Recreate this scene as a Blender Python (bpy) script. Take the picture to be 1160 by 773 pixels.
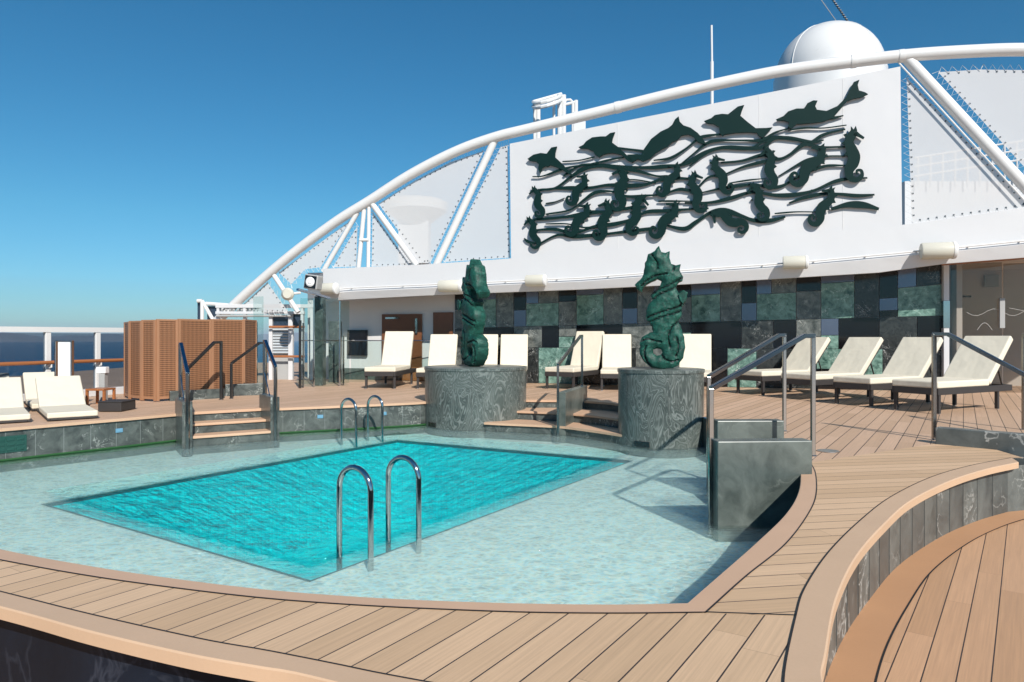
import bpy, bmesh, math, random
from mathutils import Vector, Matrix
from mathutils.geometry import tessellate_polygon, intersect_point_line
random.seed(7)
R = math.radians
# ------------------------------------------------------------ camera, sky, sun
scn = bpy.context.scene
for o in list(bpy.data.objects): bpy.data.objects.remove(o)
COL = scn.collection
FPX, CX, HY, EYE = 790.0, 580.0, 382.0, 1.1          # calibration in photo pixels (1160 wide)
cam = bpy.data.cameras.new('camera'); camo = bpy.data.objects.new('camera', cam); COL.objects.link(camo)
camo.location = (0, 0, EYE); camo.rotation_euler = (R(90), 0, 0)
cam.sensor_width = 36; cam.lens = 36*FPX/1160; cam.shift_y = -4.5/1160
cam.clip_start = .05; cam.clip_end = 200000
scn.camera = camo
SD = Vector((-.34, .94, 0)).normalized(); EL = R(36)   # where shadows fall, sun height
w = bpy.data.worlds.new('World'); scn.world = w; w.use_nodes = True
nt = w.node_tree; bg = nt.nodes['Background']
sky = nt.nodes.new('ShaderNodeTexSky'); sky.sky_type = 'NISHITA'; sky.sun_disc = False
sky.sun_elevation = EL; sky.sun_rotation = math.atan2(-SD.x, -SD.y)
sky.altitude = 0; sky.air_density = 1.0; sky.dust_density = .25; sky.ozone_density = 2.2
hs = nt.nodes.new('ShaderNodeHueSaturation'); hs.inputs['Saturation'].default_value = 1.25
hs.inputs['Hue'].default_value = .483; hs.inputs['Value'].default_value = 1.0
tn = nt.nodes.new('ShaderNodeMix'); tn.data_type = 'RGBA'; tn.blend_type = 'MULTIPLY'; tn.inputs[0].default_value = 1
tn.inputs[7].default_value = (.34, .60, .73, 1)
nt.links.new(sky.outputs[0], hs.inputs['Color']); nt.links.new(hs.outputs[0], tn.inputs[6]); tc = nt.nodes.new('ShaderNodeTexCoord'); sp_ = nt.nodes.new('ShaderNodeSeparateXYZ'); nt.links.new(tc.outputs['Generated'], sp_.inputs[0])
mr = nt.nodes.new('ShaderNodeMapRange'); nt.links.new(sp_.outputs[2], mr.inputs[0]); mr.inputs[1].default_value = .0; mr.inputs[2].default_value = .16; mr.inputs[3].default_value = 1; mr.inputs[4].default_value = 0
t2 = nt.nodes.new('ShaderNodeMix'); t2.data_type = 'RGBA'; t2.blend_type = 'MULTIPLY'; nt.links.new(mr.outputs[0], t2.inputs[0]); t2.inputs[7].default_value = (.84, .86, 1.05, 1)
nt.links.new(tn.outputs[2], t2.inputs[6]); nt.links.new(t2.outputs[2], bg.inputs['Color'])
bg.inputs['Strength'].default_value = .10
sl = bpy.data.lights.new('sun', 'SUN'); so = bpy.data.objects.new('sun', sl); COL.objects.link(so)
sl.energy = 4.2; sl.angle = R(.53); sl.color = (1, .955, .89)
d = Vector((SD.x*math.cos(EL), SD.y*math.cos(EL), -math.sin(EL)))
so.rotation_euler = d.to_track_quat('-Z', 'Y').to_euler(); so.location = (6, -14, 14)
scn.view_settings.view_transform = 'Standard'; scn.view_settings.look = 'None'
scn.view_settings.gamma = 1; scn.view_settings.exposure = 0.42
scn.render.engine = 'CYCLES'
scn.cycles.max_bounces = 10; scn.cycles.transparent_max_bounces = 24

# ------------------------------------------------------------ plan helpers
def P(px, py, z=0.0):
    Y = (EYE-z)*FPX/(py-HY); return Vector(((px-CX)/FPX*Y, Y, z))
def AT(px, py, Y): return Vector(((px-CX)/FPX*Y, Y, EYE+(HY-py)/FPX*Y))
W0 = Vector((-4.6, 18.2)); W1 = Vector((9.0, 14.0)); WD = (W1-W0).normalized(); WN = Vector((WD.y, -WD.x))
if WN.y > 0: WN = -WN
def PW(px, py, o=0.0):                                # point on the deckhouse's wall plane, o metres in front
    b = W0+WN*o; k = (px-CX)/FPX
    t = (k*b.y-b.x)/(WD.x-k*WD.y); q = b+WD*t
    return Vector((q.x, q.y, EYE+(HY-py)/FPX*q.y))
WN3 = Vector((WN.x, WN.y, 0)); WD3 = Vector((WD.x, WD.y, 0))
def crom(pts, n=8, closed=False):
    pts = [Vector(p) for p in pts]; out = []; m = len(pts)
    for i in range(m if closed else m-1):
        p0 = pts[(i-1) % m] if closed or i > 0 else pts[0]*2-pts[1]
        p1 = pts[i]; p2 = pts[(i+1) % m]
        p3 = pts[(i+2) % m] if closed or i+2 < m else pts[-1]*2-pts[-2]
        for k in range(n):
            t = k/n
            out.append(.5*((2*p1)+(p2-p0)*t+(2*p0-5*p1+4*p2-p3)*t*t+(3*p1-p0-3*p2+p3)*t**3))
    if not closed: out.append(pts[-1])
    return out
def resample(pts, n):
    L = [0]
    for a, b in zip(pts, pts[1:]): L.append(L[-1]+(b-a).length)
    out = []; j = 0
    for i in range(n):
        s = L[-1]*i/(n-1)
        while j < len(L)-2 and L[j+1] < s: j += 1
        out.append(pts[j].lerp(pts[j+1], min(1, max(0, (s-L[j])/max(1e-9, L[j+1]-L[j])))))
    return out

# ------------------------------------------------------------ mesh builder
class MB:
    def __init__(s): s.v = []; s.f = []; s.m = []; s.uv = {}
    def add(s, vs, fs, mi=0):
        b = len(s.v); s.v += [tuple(v) for v in vs]
        for f in fs: s.f.append([b+i for i in f]); s.m.append(mi)
    def box(s, c, size, ax=None, mi=0):
        c = Vector(c); x, y, z = (ax if ax else (Vector((1, 0, 0)), Vector((0, 1, 0)), Vector((0, 0, 1))))
        h = [q/2 for q in size]; vs = []
        for k in (-1, 1):
            for j in (-1, 1):
                for i in (-1, 1): vs.append(c+x*h[0]*i+y*h[1]*j+z*h[2]*k)
        s.add(vs, [(0, 2, 3, 1), (4, 5, 7, 6), (0, 1, 5, 4), (2, 6, 7, 3), (0, 4, 6, 2), (1, 3, 7, 5)], mi); return s
    def prism(s, bot, top, mi=0, cap=True):
        n = len(bot); b = len(s.v); s.v += [tuple(p) for p in bot]+[tuple(p) for p in top]
        for i in range(n):
            j = (i+1) % n; s.f.append([b+i, b+j, b+n+j, b+n+i]); s.m.append(mi)
        if cap:
            # project to best plane
            for t in tessellate_polygon([[Vector(p) for p in bot]]):
                s.f.append([b+t[0], b+t[1], b+t[2]]); s.m.append(mi); s.f.append([b+n+t[2], b+n+t[1], b+n+t[0]]); s.m.append(mi)
        return s
    def slab(s, plan, z0, z1, mi=0):
        return s.prism([(p[0], p[1], z0) for p in plan], [(p[0], p[1], z1) for p in plan], mi)
    def tube(s, path, r, n=10, mi=0, closed=False, caps=True, sec=None):
        path = [Vector(p) for p in path]; m = len(path); rings = []; prev = None
        for i, p in enumerate(path):
            a = path[i-1] if i > 0 or closed else p; b2 = path[(i+1) % m] if i < m-1 or closed else p
            t = (b2-a).normalized()
            if prev is None:
                up = Vector((0, 0, 1)) if abs(t.z) < .9 else Vector((1, 0, 0))
                u = t.cross(up).normalized()
            else:
                u = prev-t*prev.dot(t); u = u.normalized() if u.length > 1e-6 else t.orthogonal().normalized()
            prev = u; v = t.cross(u).normalized()
            rr = r[i] if isinstance(r, (list, tuple)) else r
            if sec: rings.append([p+u*a_*rr+v*b_*rr for a_, b_ in sec])
            else: rings.append([p+(u*math.cos(2*math.pi*k/n)+v*math.sin(2*math.pi*k/n))*rr for k in range(n)])
        nn = len(rings[0]); base = len(s.v)
        for rg in rings: s.v += [tuple(q) for q in rg]
        for i in range(m if closed else m-1):
            a = base+i*nn; b2 = base+((i+1) % m)*nn
            for k in range(nn):
                l = (k+1) % nn; s.f.append([a+k, a+l, b2+l, b2+k]); s.m.append(mi)
        if caps and not closed:
            s.f.append([base+k for k in range(nn)][::-1]); s.m.append(mi)
            s.f.append([base+(m-1)*nn+k for k in range(nn)]); s.m.append(mi)
        return s
    def lathe(s, prof, c=(0, 0, 0), n=48, mi=0, ax=None):
        c = Vector(c); x, y, z = ax if ax else (Vector((1, 0, 0)), Vector((0, 1, 0)), Vector((0, 0, 1)))
        base = len(s.v)
        for r, h in prof:
            for k in range(n):
                a = 2*math.pi*k/n; s.v.append(tuple(c+x*r*math.cos(a)+y*r*math.sin(a)+z*h))
        for i in range(len(prof)-1):
            for k in range(n):
                l = (k+1) % n; s.f.append([base+i*n+k, base+i*n+l, base+(i+1)*n+l, base+(i+1)*n+k]); s.m.append(mi)
        s.f.append([base+k for k in range(n)][::-1]); s.m.append(mi)
        s.f.append([base+(len(prof)-1)*n+k for k in range(n)]); s.m.append(mi)
        return s
    def sheet(s, outline, z=0, holes=(), mi=0):
        polys = [[Vector((p[0], p[1], z)) for p in outline]]+[[Vector((p[0], p[1], z)) for p in h] for h in holes]
        tri = tessellate_polygon(polys); b = len(s.v)
        for pl in polys: s.v += [tuple(p) for p in pl]
        for t in tri:
            a, b2, c = [Vector(s.v[b+i]) for i in t]
            f = [b+i for i in t]
            if (b2-a).cross(c-a).z < 0: f = f[::-1]
            s.f.append(f); s.m.append(mi)
        return s
    def band(s, A, B, mi=0):
        b = len(s.v); n = len(A); s.v += [tuple(p) for p in A]+[tuple(p) for p in B]
        for i in range(n-1): s.f.append([b+i, b+i+1, b+n+i+1, b+n+i]); s.m.append(mi)
        return s
    def build(s, name, mats, parent=None, bevel=0, smooth=False, seg=2, recalc=True, flat_angle=35):
        me = bpy.data.meshes.new(name); me.from_pydata(s.v, [], s.f)
        if not isinstance(mats, (list, tuple)): mats = [mats]
        for m in mats: me.materials.append(m)
        for p, mi in zip(me.polygons, s.m): p.material_index = mi
        if recalc:
            bm = bmesh.new(); bm.from_mesh(me); bmesh.ops.recalc_face_normals(bm, faces=bm.faces); bm.to_mesh(me); bm.free()
        if smooth:
            for p in me.polygons: p.use_smooth = True
            try: me.set_sharp_from_angle(angle=R(flat_angle))
            except Exception: pass
        me.update()
        o = bpy.data.objects.new(name, me); COL.objects.link(o)
        if parent: 
            o.parent = parent; o.matrix_parent_inverse = PINV.get(parent.name, Matrix())
        if bevel:
            md = o.modifiers.new('bevel', 'BEVEL'); md.width = bevel; md.segments = seg; md.limit_method = 'ANGLE'; md.angle_limit = R(40)
        return o
PINV = {}
def tag(o, label=None, cat=None, group=None, kind=None):
    if label: o['label'] = label
    if cat: o['category'] = cat
    if group: o['group'] = group
    if kind: o['kind'] = kind
    return o
def empty(name, loc, label, cat, group=None, world=True, rz=0):
    """world=True: the parts are given in world coordinates"""
    o = bpy.data.objects.new(name, None); COL.objects.link(o); o.location = loc; o.rotation_euler = (0, 0, rz)
    o.empty_display_size = .2
    if world: PINV[o.name] = (Matrix.Translation(Vector(loc)) @ Matrix.Rotation(rz, 4, 'Z')).inverted()
    return tag(o, label, cat, group)
def copy_tree(o, parent=None):
    c = o.copy(); COL.objects.link(c)
    if parent: c.parent = parent
    for ch in [q for q in bpy.data.objects if q.parent == o]: copy_tree(ch, c)
    return c

# ------------------------------------------------------------ materials
class NT:
    def __init__(s, name):
        s.m = bpy.data.materials.new(name); s.m.use_nodes = True; s.t = s.m.node_tree
        s.b = s.t.nodes['Principled BSDF']; s.out = s.t.nodes['Material Output']
    def n(s, typ, **k):
        q = s.t.nodes.new(typ)
        for a, v in k.items():
            if a.startswith('i_'):
                key = a[2:]; key = int(key) if key.isdigit() else key.replace('_', ' ')
                if hasattr(v, 'is_linked') or isinstance(v, bpy.types.NodeSocket): s.t.links.new(v, q.inputs[key])
                else: q.inputs[key].default_value = v
            else: setattr(q, a, v)
        return q
    def l(s, a, b): s.t.links.new(a, b)
    def math(s, op, a, b=None, c=None):
        q = s.t.nodes.new('ShaderNodeMath'); q.operation = op
        for i, v in enumerate((a, b, c)):
            if v is None: continue
            if isinstance(v, bpy.types.NodeSocket): s.l(v, q.inputs[i])
            else: q.inputs[i].default_value = v
        return q.outputs[0]
    def ramp(s, fac, stops, interp='LINEAR'):
        q = s.t.nodes.new('ShaderNodeValToRGB'); s.l(fac, q.inputs[0]); cr = q.color_ramp; cr.interpolation = interp
        while len(cr.elements) > 1: cr.elements.remove(cr.elements[-1])
        cr.elements[0].position = stops[0][0]; cr.elements[0].color = (*stops[0][1], 1)
        for p, c in stops[1:]:
            e = cr.elements.new(p); e.color = (*c, 1)
        return q.outputs[0]
    def mix(s, fac, a, b, typ='MIX'):
        q = s.t.nodes.new('ShaderNodeMix'); q.data_type = 'RGBA'; q.blend_type = typ
        for i, v in ((0, fac), (6, a), (7, b)):
            if isinstance(v, bpy.types.NodeSocket): s.l(v, q.inputs[i])
            else: q.inputs[i].default_value = v if i == 0 else (*v, 1)
        return q.outputs[2]
    def set(s, **k):
        for a, v in k.items():
            q = s.b.inputs[a.replace('_', ' ')]
            if isinstance(v, bpy.types.NodeSocket): s.l(v, q)
            elif isinstance(v, tuple): q.default_value = (*v, 1) if len(v) == 3 else v
            else: q.default_value = v
    def bump(s, h, strength=.2, dist=.01):
        q = s.n('ShaderNodeBump'); s.l(h, q.inputs['Height']); q.inputs['Strength'].default_value = strength
        q.inputs['Distance'].default_value = dist; s.l(q.outputs[0], s.b.inputs['Normal']); return q
def objco(t): return t.n('ShaderNodeTexCoord').outputs['Object']
def plain(name, col, rough=.5, metal=0, var=.08, vscale=3, bump=.0, spec=.5, coat=0, wave=0, wsc=6.0):
    t = NT(name); co = objco(t)
    nz = t.n('ShaderNodeTexNoise', i_Vector=co, i_Scale=vscale, i_Detail=5.0, i_Roughness=.6).outputs[0]
    c = t.mix(nz, tuple(q*(1-var) for q in col), tuple(min(1, q*(1+var)) for q in col))
    t.set(Base_Color=c, Metallic=metal)
    r = t.n('ShaderNodeMapRange', i_0=nz, i_3=max(0, rough-.08), i_4=min(1, rough+.08)).outputs[0]
    t.set(Roughness=r); t.b.inputs['Specular IOR Level'].default_value = spec
    if coat: t.b.inputs['Coat Weight'].default_value = coat
    if bump:
        n2 = t.n('ShaderNodeTexNoise', i_Vector=co, i_Scale=vscale*20, i_Detail=3.0).outputs[0]; t.bump(n2, bump, .004)
    if wave:
        n2 = t.n('ShaderNodeTexNoise', i_Vector=co, i_Scale=wsc, i_Detail=2.0).outputs[0]; t.bump(n2, .6, wave)
    return t.m
def wood_boards(name, ang, wid=.132, col=(.50, .315, .20), off=0.0, joint=2.6, cw=.003):
    """boards whose long axis points along ang (from +X), dark caulking between, staggered butt joints"""
    t = NT(name); co = objco(t)
    mp = t.n('ShaderNodeMapping', vector_type='POINT'); t.l(co, mp.inputs[0]); mp.inputs['Rotation'].default_value = (0, 0, -ang)
    mp.inputs['Location'].default_value = (0, off, 0)
    sx = t.n('ShaderNodeSeparateXYZ', i_0=mp.outputs[0]); u, v = sx.outputs[0], sx.outputs[1]
    vs = t.math('DIVIDE', v, wid); idx = t.math('FLOOR', vs); fr = t.math('FRACT', vs)
    edge = t.math('MULTIPLY', t.math('MINIMUM', fr, t.math('SUBTRACT', 1.0, fr)), wid)
    line = t.math('LESS_THAN', edge, cw)
    rnd = t.n('ShaderNodeTexWhiteNoise', noise_dimensions='1D', i_W=idx).outputs[0]
    us = t.math('ADD', t.math('DIVIDE', u, joint), t.math('MULTIPLY', rnd, 7.3)); ufr = t.math('FRACT', us); uidx = t.math('FLOOR', us)
    ue = t.math('MULTIPLY', t.math('MINIMUM', ufr, t.math('SUBTRACT', 1.0, ufr)), joint)
    jl = t.math('LESS_THAN', ue, .0012)
    rnd2 = t.n('ShaderNodeTexWhiteNoise', noise_dimensions='2D', i_Vector=t.n('ShaderNodeCombineXYZ', i_0=idx, i_1=uidx).outputs[0]).outputs[0]
    gv = t.n('ShaderNodeCombineXYZ', i_0=t.math('MULTIPLY', u, 1.3), i_1=t.math('MULTIPLY', v, 60.0), i_2=t.math('MULTIPLY', rnd2, 30.0)).outputs[0]
    grain = t.n('ShaderNodeTexNoise', i_Vector=gv, i_Scale=1.6, i_Detail=6.0, i_Roughness=.65).outputs[0]
    blot = t.n('ShaderNodeTexNoise', i_Vector=co, i_Scale=1.1, i_Detail=4.0).outputs[0]
    c = t.mix(t.n('ShaderNodeMapRange', i_0=grain, i_1=.25, i_2=.75).outputs[0], tuple(q*.82 for q in col), tuple(q*1.12 for q in col))
    c = t.mix(rnd2, t.mix(1.0, c, (.86, .84, .81), 'MULTIPLY'), t.mix(1.0, c, (1.06, 1.06, 1.08), 'MULTIPLY'))
    c = t.mix(t.math('MULTIPLY', blot, .22), c, (.40, .27, .18))
    c = t.mix(t.math('MULTIPLY', jl, .6), c, (.16, .10, .06))
    c = t.mix(line, c, (.04, .03, .026))
    t.set(Base_Color=c, Roughness=t.n('ShaderNodeMapRange', i_0=grain, i_3=.5, i_4=.72).outputs[0])
    h = t.math('SUBTRACT', t.math('MULTIPLY', grain, .15), line)
    t.bump(h, .5, .0025)
    return t.m
def wood_plain(name, col=(.50, .315, .20), rough=.55, sc=(3, 3, 3)):
    t = NT(name); co = objco(t)
    n1 = t.n('ShaderNodeTexNoise', i_Vector=co, i_Scale=1.6, i_Detail=6.0, i_Roughness=.6).outputs[0]
    n2 = t.n('ShaderNodeTexNoise', i_Vector=co, i_Scale=70.0, i_Detail=4.0, i_Roughness=.7).outputs[0]
    c = t.mix(n1, tuple(q*.84 for q in col), tuple(q*1.10 for q in col))
    c = t.mix(t.math('MULTIPLY', n2, .35), c, tuple(q*.72 for q in col))
    t.set(Base_Color=c, Roughness=rough); t.bump(n2, .12, .002); return t.m
def marble(name, c0, c1, vein, scale=1.2, veinamt=.5, rough=.22, tile=None, warp=1.4, band=False):
    t = NT(name); co = objco(t)
    wn = t.n('ShaderNodeTexNoise', i_Vector=co, i_Scale=scale*.9, i_Detail=4.0)
    wv = t.n('ShaderNodeVectorMath', operation='MULTIPLY_ADD'); t.l(wn.outputs['Color'], wv.inputs[0]); wv.inputs[1].default_value = (warp,)*3; t.l(co, wv.inputs[2])
    n1 = t.n('ShaderNodeTexNoise', i_Vector=wv.outputs[0], i_Scale=scale*2, i_Detail=8.0, i_Roughness=.62).outputs[0]
    c = t.ramp(n1, [(.3, c0), (.68, c1)])
    v = t.n('ShaderNodeTexNoise', i_Vector=wv.outputs[0], i_Scale=scale*1.5, i_Detail=6.0, i_Roughness=.55).outputs[0]
    ridge = t.math('ABSOLUTE', t.math('SUBTRACT', v, .5))
    vm = t.n('ShaderNodeMapRange', i_0=ridge, i_1=0.0, i_2=.014, i_3=1.0, i_4=0.0).outputs[0]
    gate = t.n('ShaderNodeMapRange', i_0=t.n('ShaderNodeTexNoise', i_Vector=co, i_Scale=scale*1.1, i_Detail=2.0).outputs[0], i_1=.48, i_2=.66).outputs[0]
    c = t.mix(t.math('MULTIPLY', t.math('MULTIPLY', vm, gate), veinamt), c, vein)
    if band:
        mp = t.n('ShaderNodeMapping', i_0=co); mp.inputs['Scale'].default_value = (2.2, 2.2, 1.0)
        ln_ = t.n('ShaderNodeTexNoise', i_Vector=mp.outputs[0], i_Scale=1.5, i_Detail=3.0, i_Roughness=.45, i_Distortion=.6).outputs[0]
        ct = t.math('SINE', t.math('MULTIPLY', ln_, 240.0)); c2 = t.math('SINE', t.math('MULTIPLY', ln_, 90.0))
        ct = t.math('ADD', t.math('MULTIPLY', ct, .6), t.math('MULTIPLY', c2, .45))
        gr = t.n('ShaderNodeTexNoise', i_Vector=co, i_Scale=7.0, i_Detail=6.0, i_Roughness=.7).outputs[0]
        bm_ = t.n('ShaderNodeMapRange', i_0=t.math('ADD', ct, t.math('MULTIPLY', t.math('SUBTRACT', gr, .5), 1.6)), i_1=-.3, i_2=1.1).outputs[0]
        c = t.mix(t.math('MULTIPLY', bm_, .55), c, vein)
    t.set(Base_Color=c, Roughness=rough); t.b.inputs['Specular IOR Level'].default_value = .5
    return t.m
def mosaic(name, cols, s=.025, grout=(.72, .84, .80), rough=.3):
    t = NT(name); co = objco(t)
    sc = t.n('ShaderNodeVectorMath', operation='SCALE'); t.l(co, sc.inputs[0]); sc.inputs['Scale'].default_value = 1/s
    mp = t.n('ShaderNodeMapping', i_0=sc.outputs[0]); mp.inputs['Rotation'].default_value = (0, 0, R(-32.6))
    fl = t.n('ShaderNodeVectorMath', operation='FLOOR', i_0=mp.outputs[0]).outputs[0]
    fr = t.n('ShaderNodeVectorMath', operation='FRACTION', i_0=mp.outputs[0]).outputs[0]
    rn = t.n('ShaderNodeTexWhiteNoise', noise_dimensions='3D', i_Vector=fl).outputs[0]
    n = len(cols); c = t.ramp(rn, [(i/n, q) for i, q in enumerate(cols)], 'CONSTANT')
    s3 = t.n('ShaderNodeSeparateXYZ', i_0=fr)
    e = t.math('MINIMUM', t.math('MINIMUM', s3.outputs[0], t.math('SUBTRACT', 1.0, s3.outputs[0])), t.math('MINIMUM', s3.outputs[1], t.math('SUBTRACT', 1.0, s3.outputs[1])))
    c = t.mix(t.math('LESS_THAN', e, .06), c, grout)
    big = t.n('ShaderNodeTexNoise', i_Vector=co, i_Scale=.9, i_Detail=3.0).outputs[0]
    c = t.mix(t.math('MULTIPLY', big, .25), c, cols[0])
    t.set(Base_Color=c, Roughness=rough); return t.m

A1 = math.atan2(.842, .545)                     # long axis of the pool
M = {}
TEAK = (.645, .435, .262)
M['boards_front'] = wood_boards('teak boards front', A1, .132, TEAK)
M['boards_walk'] = wood_boards('teak boards walkway', R(9), .136, TEAK)
M['boards_back'] = wood_boards('teak boards back', A1, .142, (.58, .385, .255), cw=.004)
M['boards_low'] = wood_boards('teak boards lower deck', math.atan2(.805, .594), .128, (.58, .34, .19), joint=1.9)
M['teak'] = wood_plain('teak edge', (.60, .385, .25))
M['teak_tan'] = wood_plain('teak nosing', (.60, .405, .26))
M['caulk'] = plain('black caulk', (.018, .017, .017), .6)
M['teak_dark'] = wood_plain('dark teak', (.18, .07, .03), .35)
M['teak_orange'] = wood_plain('orange teak', (.36, .13, .045), .4)
M['wall_marble'] = marble('grey green marble', (.03, .036, .035), (.115, .13, .12), (.5, .52, .48), 2.2, .8, .3)
M['curve_marble'] = marble('charcoal marble', (.045, .052, .052), (.13, .145, .138), (.6, .6, .56), 1.3, .8, .35)
M['block_marble'] = marble('sea green marble', (.042, .054, .049), (.145, .167, .15), (.34, .36, .32), 1.3, .45, .35)
M['plinth_marble'] = marble('swirled marble', (.035, .046, .042), (.10, .12, .11), (.28, .305, .285), .55, .3, .28, warp=.55, band=True)
M['shaded_marble'] = marble('marble in painted shade', (.004, .006, .010), (.010, .016, .028), (.08, .09, .12), .9, .35, .3)  # shade on the front deck wall is put into this near-black colour
M['shaded_marble'].node_tree.nodes['Principled BSDF'].inputs['Specular IOR Level'].default_value = .08
M['t_black'] = plain('black granite tile', (.006, .006, .007), .1)
M['t_green'] = marble('green marble tile', (.02, .06, .048), (.22, .36, .30), (.6, .7, .64), 4.2, 1.0, .12, warp=.45)
M['t_grey'] = marble('grey marble tile', (.03, .036, .033), (.19, .20, .185), (.6, .6, .55), 3.8, .9, .15, warp=.5)
M['t_vein'] = marble('veined black tile', (.010, .011, .012), (.045, .05, .048), (.65, .65, .62), 3.0, .9, .15)
M['t_blue'] = plain('mirror blue tile', (.13, .155, .21), .15, metal=.5)
M['shelf_tile'] = mosaic('pale mosaic', [(.66, .93, .88), (.82, .96, .88), (.54, .88, .92), (.90, .96, .82), (.68, .94, .94), (.76, .90, .74)])
M['deep_tile'] = mosaic('turquoise mosaic', [(.0, .90, .88), (.0, .80, .84), (.01, .96, .92), (.0, .86, .88)], .05, (.02, .75, .76))
M['deep_wall'] = mosaic('blue mosaic', [(.0, .74, .78), (.0, .82, .84), (.0, .68, .74)], .05, (.01, .62, .68))
M['edge_tile'] = plain('dark edge tile', (.03, .10, .12), .3)
M['white'] = plain('white ship paint', (.60, .595, .595), .38, var=.035, vscale=.8, wave=.02, wsc=1.3)
M['white_tube'] = plain('white tube paint', (.70, .69, .67), .3, var=.03)
M['cream_paint'] = plain('cream lamp paint', (.60, .57, .48), .4, var=.03)
M['room'] = plain('room wall', (.66, .64, .62), .5, var=.04)
M['beige'] = plain('beige room wall', (.56, .50, .45), .5, var=.04)
M['cushion'] = plain('cream cushion', (.68, .615, .49), .85, var=.04, vscale=2, wave=.03, wsc=4.0)
M['rattan'] = plain('dark rattan', (.035, .03, .028), .6, var=.3, vscale=60)
M['chrome'] = plain('stainless steel', (.50, .50, .50), .10, metal=1, var=.03)
M['steel_dark'] = plain('dark steel', (.10, .10, .10), .25, metal=.9)
M['foot'] = plain('metal foot', (.6, .6, .6), .3, metal=1)
M['bronze'] = plain('dark green sculpture', (.003, .020, .018), .5, var=.1, spec=.15)
M['grey_plastic'] = plain('grey plastic', (.35, .35, .34), .5)
M['light_plastic'] = plain('light plastic', (.75, .75, .74), .4)
M['black'] = plain('black panel', (.008, .008, .01), .15)
M['blue_tile'] = plain('small blue tile', (.14, .30, .42), .2)
M['rail_steel'] = plain('stair rail steel', (.30, .29, .28), .16, metal=1, var=.05)
M['rail_blue'] = plain('handrail steel', (.42, .45, .52), .1, metal=1)
M['green_strip'] = plain('green edge strip', (.02, .10, .025), .6)
M['darkgreen'] = plain('green grate', (.015, .07, .055), .4)
M['navy'] = plain('dark navy sheet', (.03, .045, .07), .2)

def patina():
    t = NT('green patina'); co = objco(t)
    n1 = t.n('ShaderNodeTexNoise', i_Vector=co, i_Scale=9.0, i_Detail=8.0, i_Roughness=.7).outputs[0]
    n2 = t.n('ShaderNodeTexVoronoi', i_Vector=co, i_Scale=26.0).outputs[0]
    c = t.ramp(n1, [(.32, (.004, .026, .019)), (.5, (.010, .078, .055)), (.68, (.028, .15, .108))])
    c = t.mix(t.math('MULTIPLY', n2, .4), c, (.012, .05, .038))
    n3 = t.n('ShaderNodeTexNoise', i_Vector=co, i_Scale=34.0, i_Detail=5.0, i_Roughness=.8).outputs[0]; c = t.mix(t.n('ShaderNodeMapRange', i_0=n3, i_1=.5, i_2=.62).outputs[0], c, (.008, .03, .024)); t.set(Base_Color=c, Roughness=.45); t.b.inputs['Specular IOR Level'].default_value = .3; t.bump(n3, .6, .01); return t.m
M['patina'] = patina(); M['groove'] = plain('dark groove', (.004, .012, .012), .6)
def wicker():
    t = NT('woven wicker'); co = objco(t); s = t.n('ShaderNodeSeparateXYZ', i_0=co)
    z = t.math('MULTIPLY', s.outputs[2], 90.0); row = t.math('FLOOR', t.math('DIVIDE', z, math.pi))
    hx = t.math('ADD', s.outputs[0], t.math('MULTIPLY', s.outputs[1], .35))
    wv = t.math('SINE', t.math('MULTIPLY', hx, 95.0))
    line = t.math('ABSOLUTE', t.math('SINE', z))
    f = t.math('ADD', t.math('MULTIPLY', line, .6), t.math('MULTIPLY', wv, .08))
    nz = t.n('ShaderNodeTexNoise', i_Vector=co, i_Scale=5.0, i_Detail=4.0).outputs[0]
    c = t.ramp(f, [(.06, (.05, .02, .009)), (.32, (.20, .09, .042)), (.62, (.32, .155, .075))]); c = t.mix(t.math('MULTIPLY', nz, .3), c, (.22, .09, .04))
    t.set(Base_Color=c, Roughness=.6); t.bump(f, .6, .008); return t.m
M['wicker'] = wicker(); M['wicker_frame'] = wood_plain('wicker frame wood', (.38, .19, .10))
def glassm(name, tint, refl=.12, mixf=.85, rough=.0):
    """clear sheet: transparent, with the sky mirrored in it by Fresnel"""
    t = NT(name); tr = t.n('ShaderNodeBsdfTransparent'); tr.inputs[0].default_value = (*tint, 1)
    gl = t.n('ShaderNodeBsdfGlossy'); gl.inputs['Roughness'].default_value = rough
    bf = t.n('ShaderNodeNewGeometry').outputs['Backfacing']; io = t.math('SUBTRACT', 1.45, t.math('MULTIPLY', bf, 1.45-1/1.45))
    fz = t.n('ShaderNodeFresnel', i_IOR=io).outputs[0]; mx = t.n('ShaderNodeMixShader')
    t.l(fz, mx.inputs[0]); t.l(tr.outputs[0], mx.inputs[1]); t.l(gl.outputs[0], mx.inputs[2]); t.l(mx.outputs[0], t.out.inputs[0]); return t.m
M['glass'] = glassm('clear glass', (.86, .93, .92)); M['tint_glass'] = glassm('tinted glass', (.62, .66, .70))
M['dark_glass'] = glassm('smoked glass', (.28, .33, .33))
M['room_glass'] = glassm('room glass', (.74, .74, .72))
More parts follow.
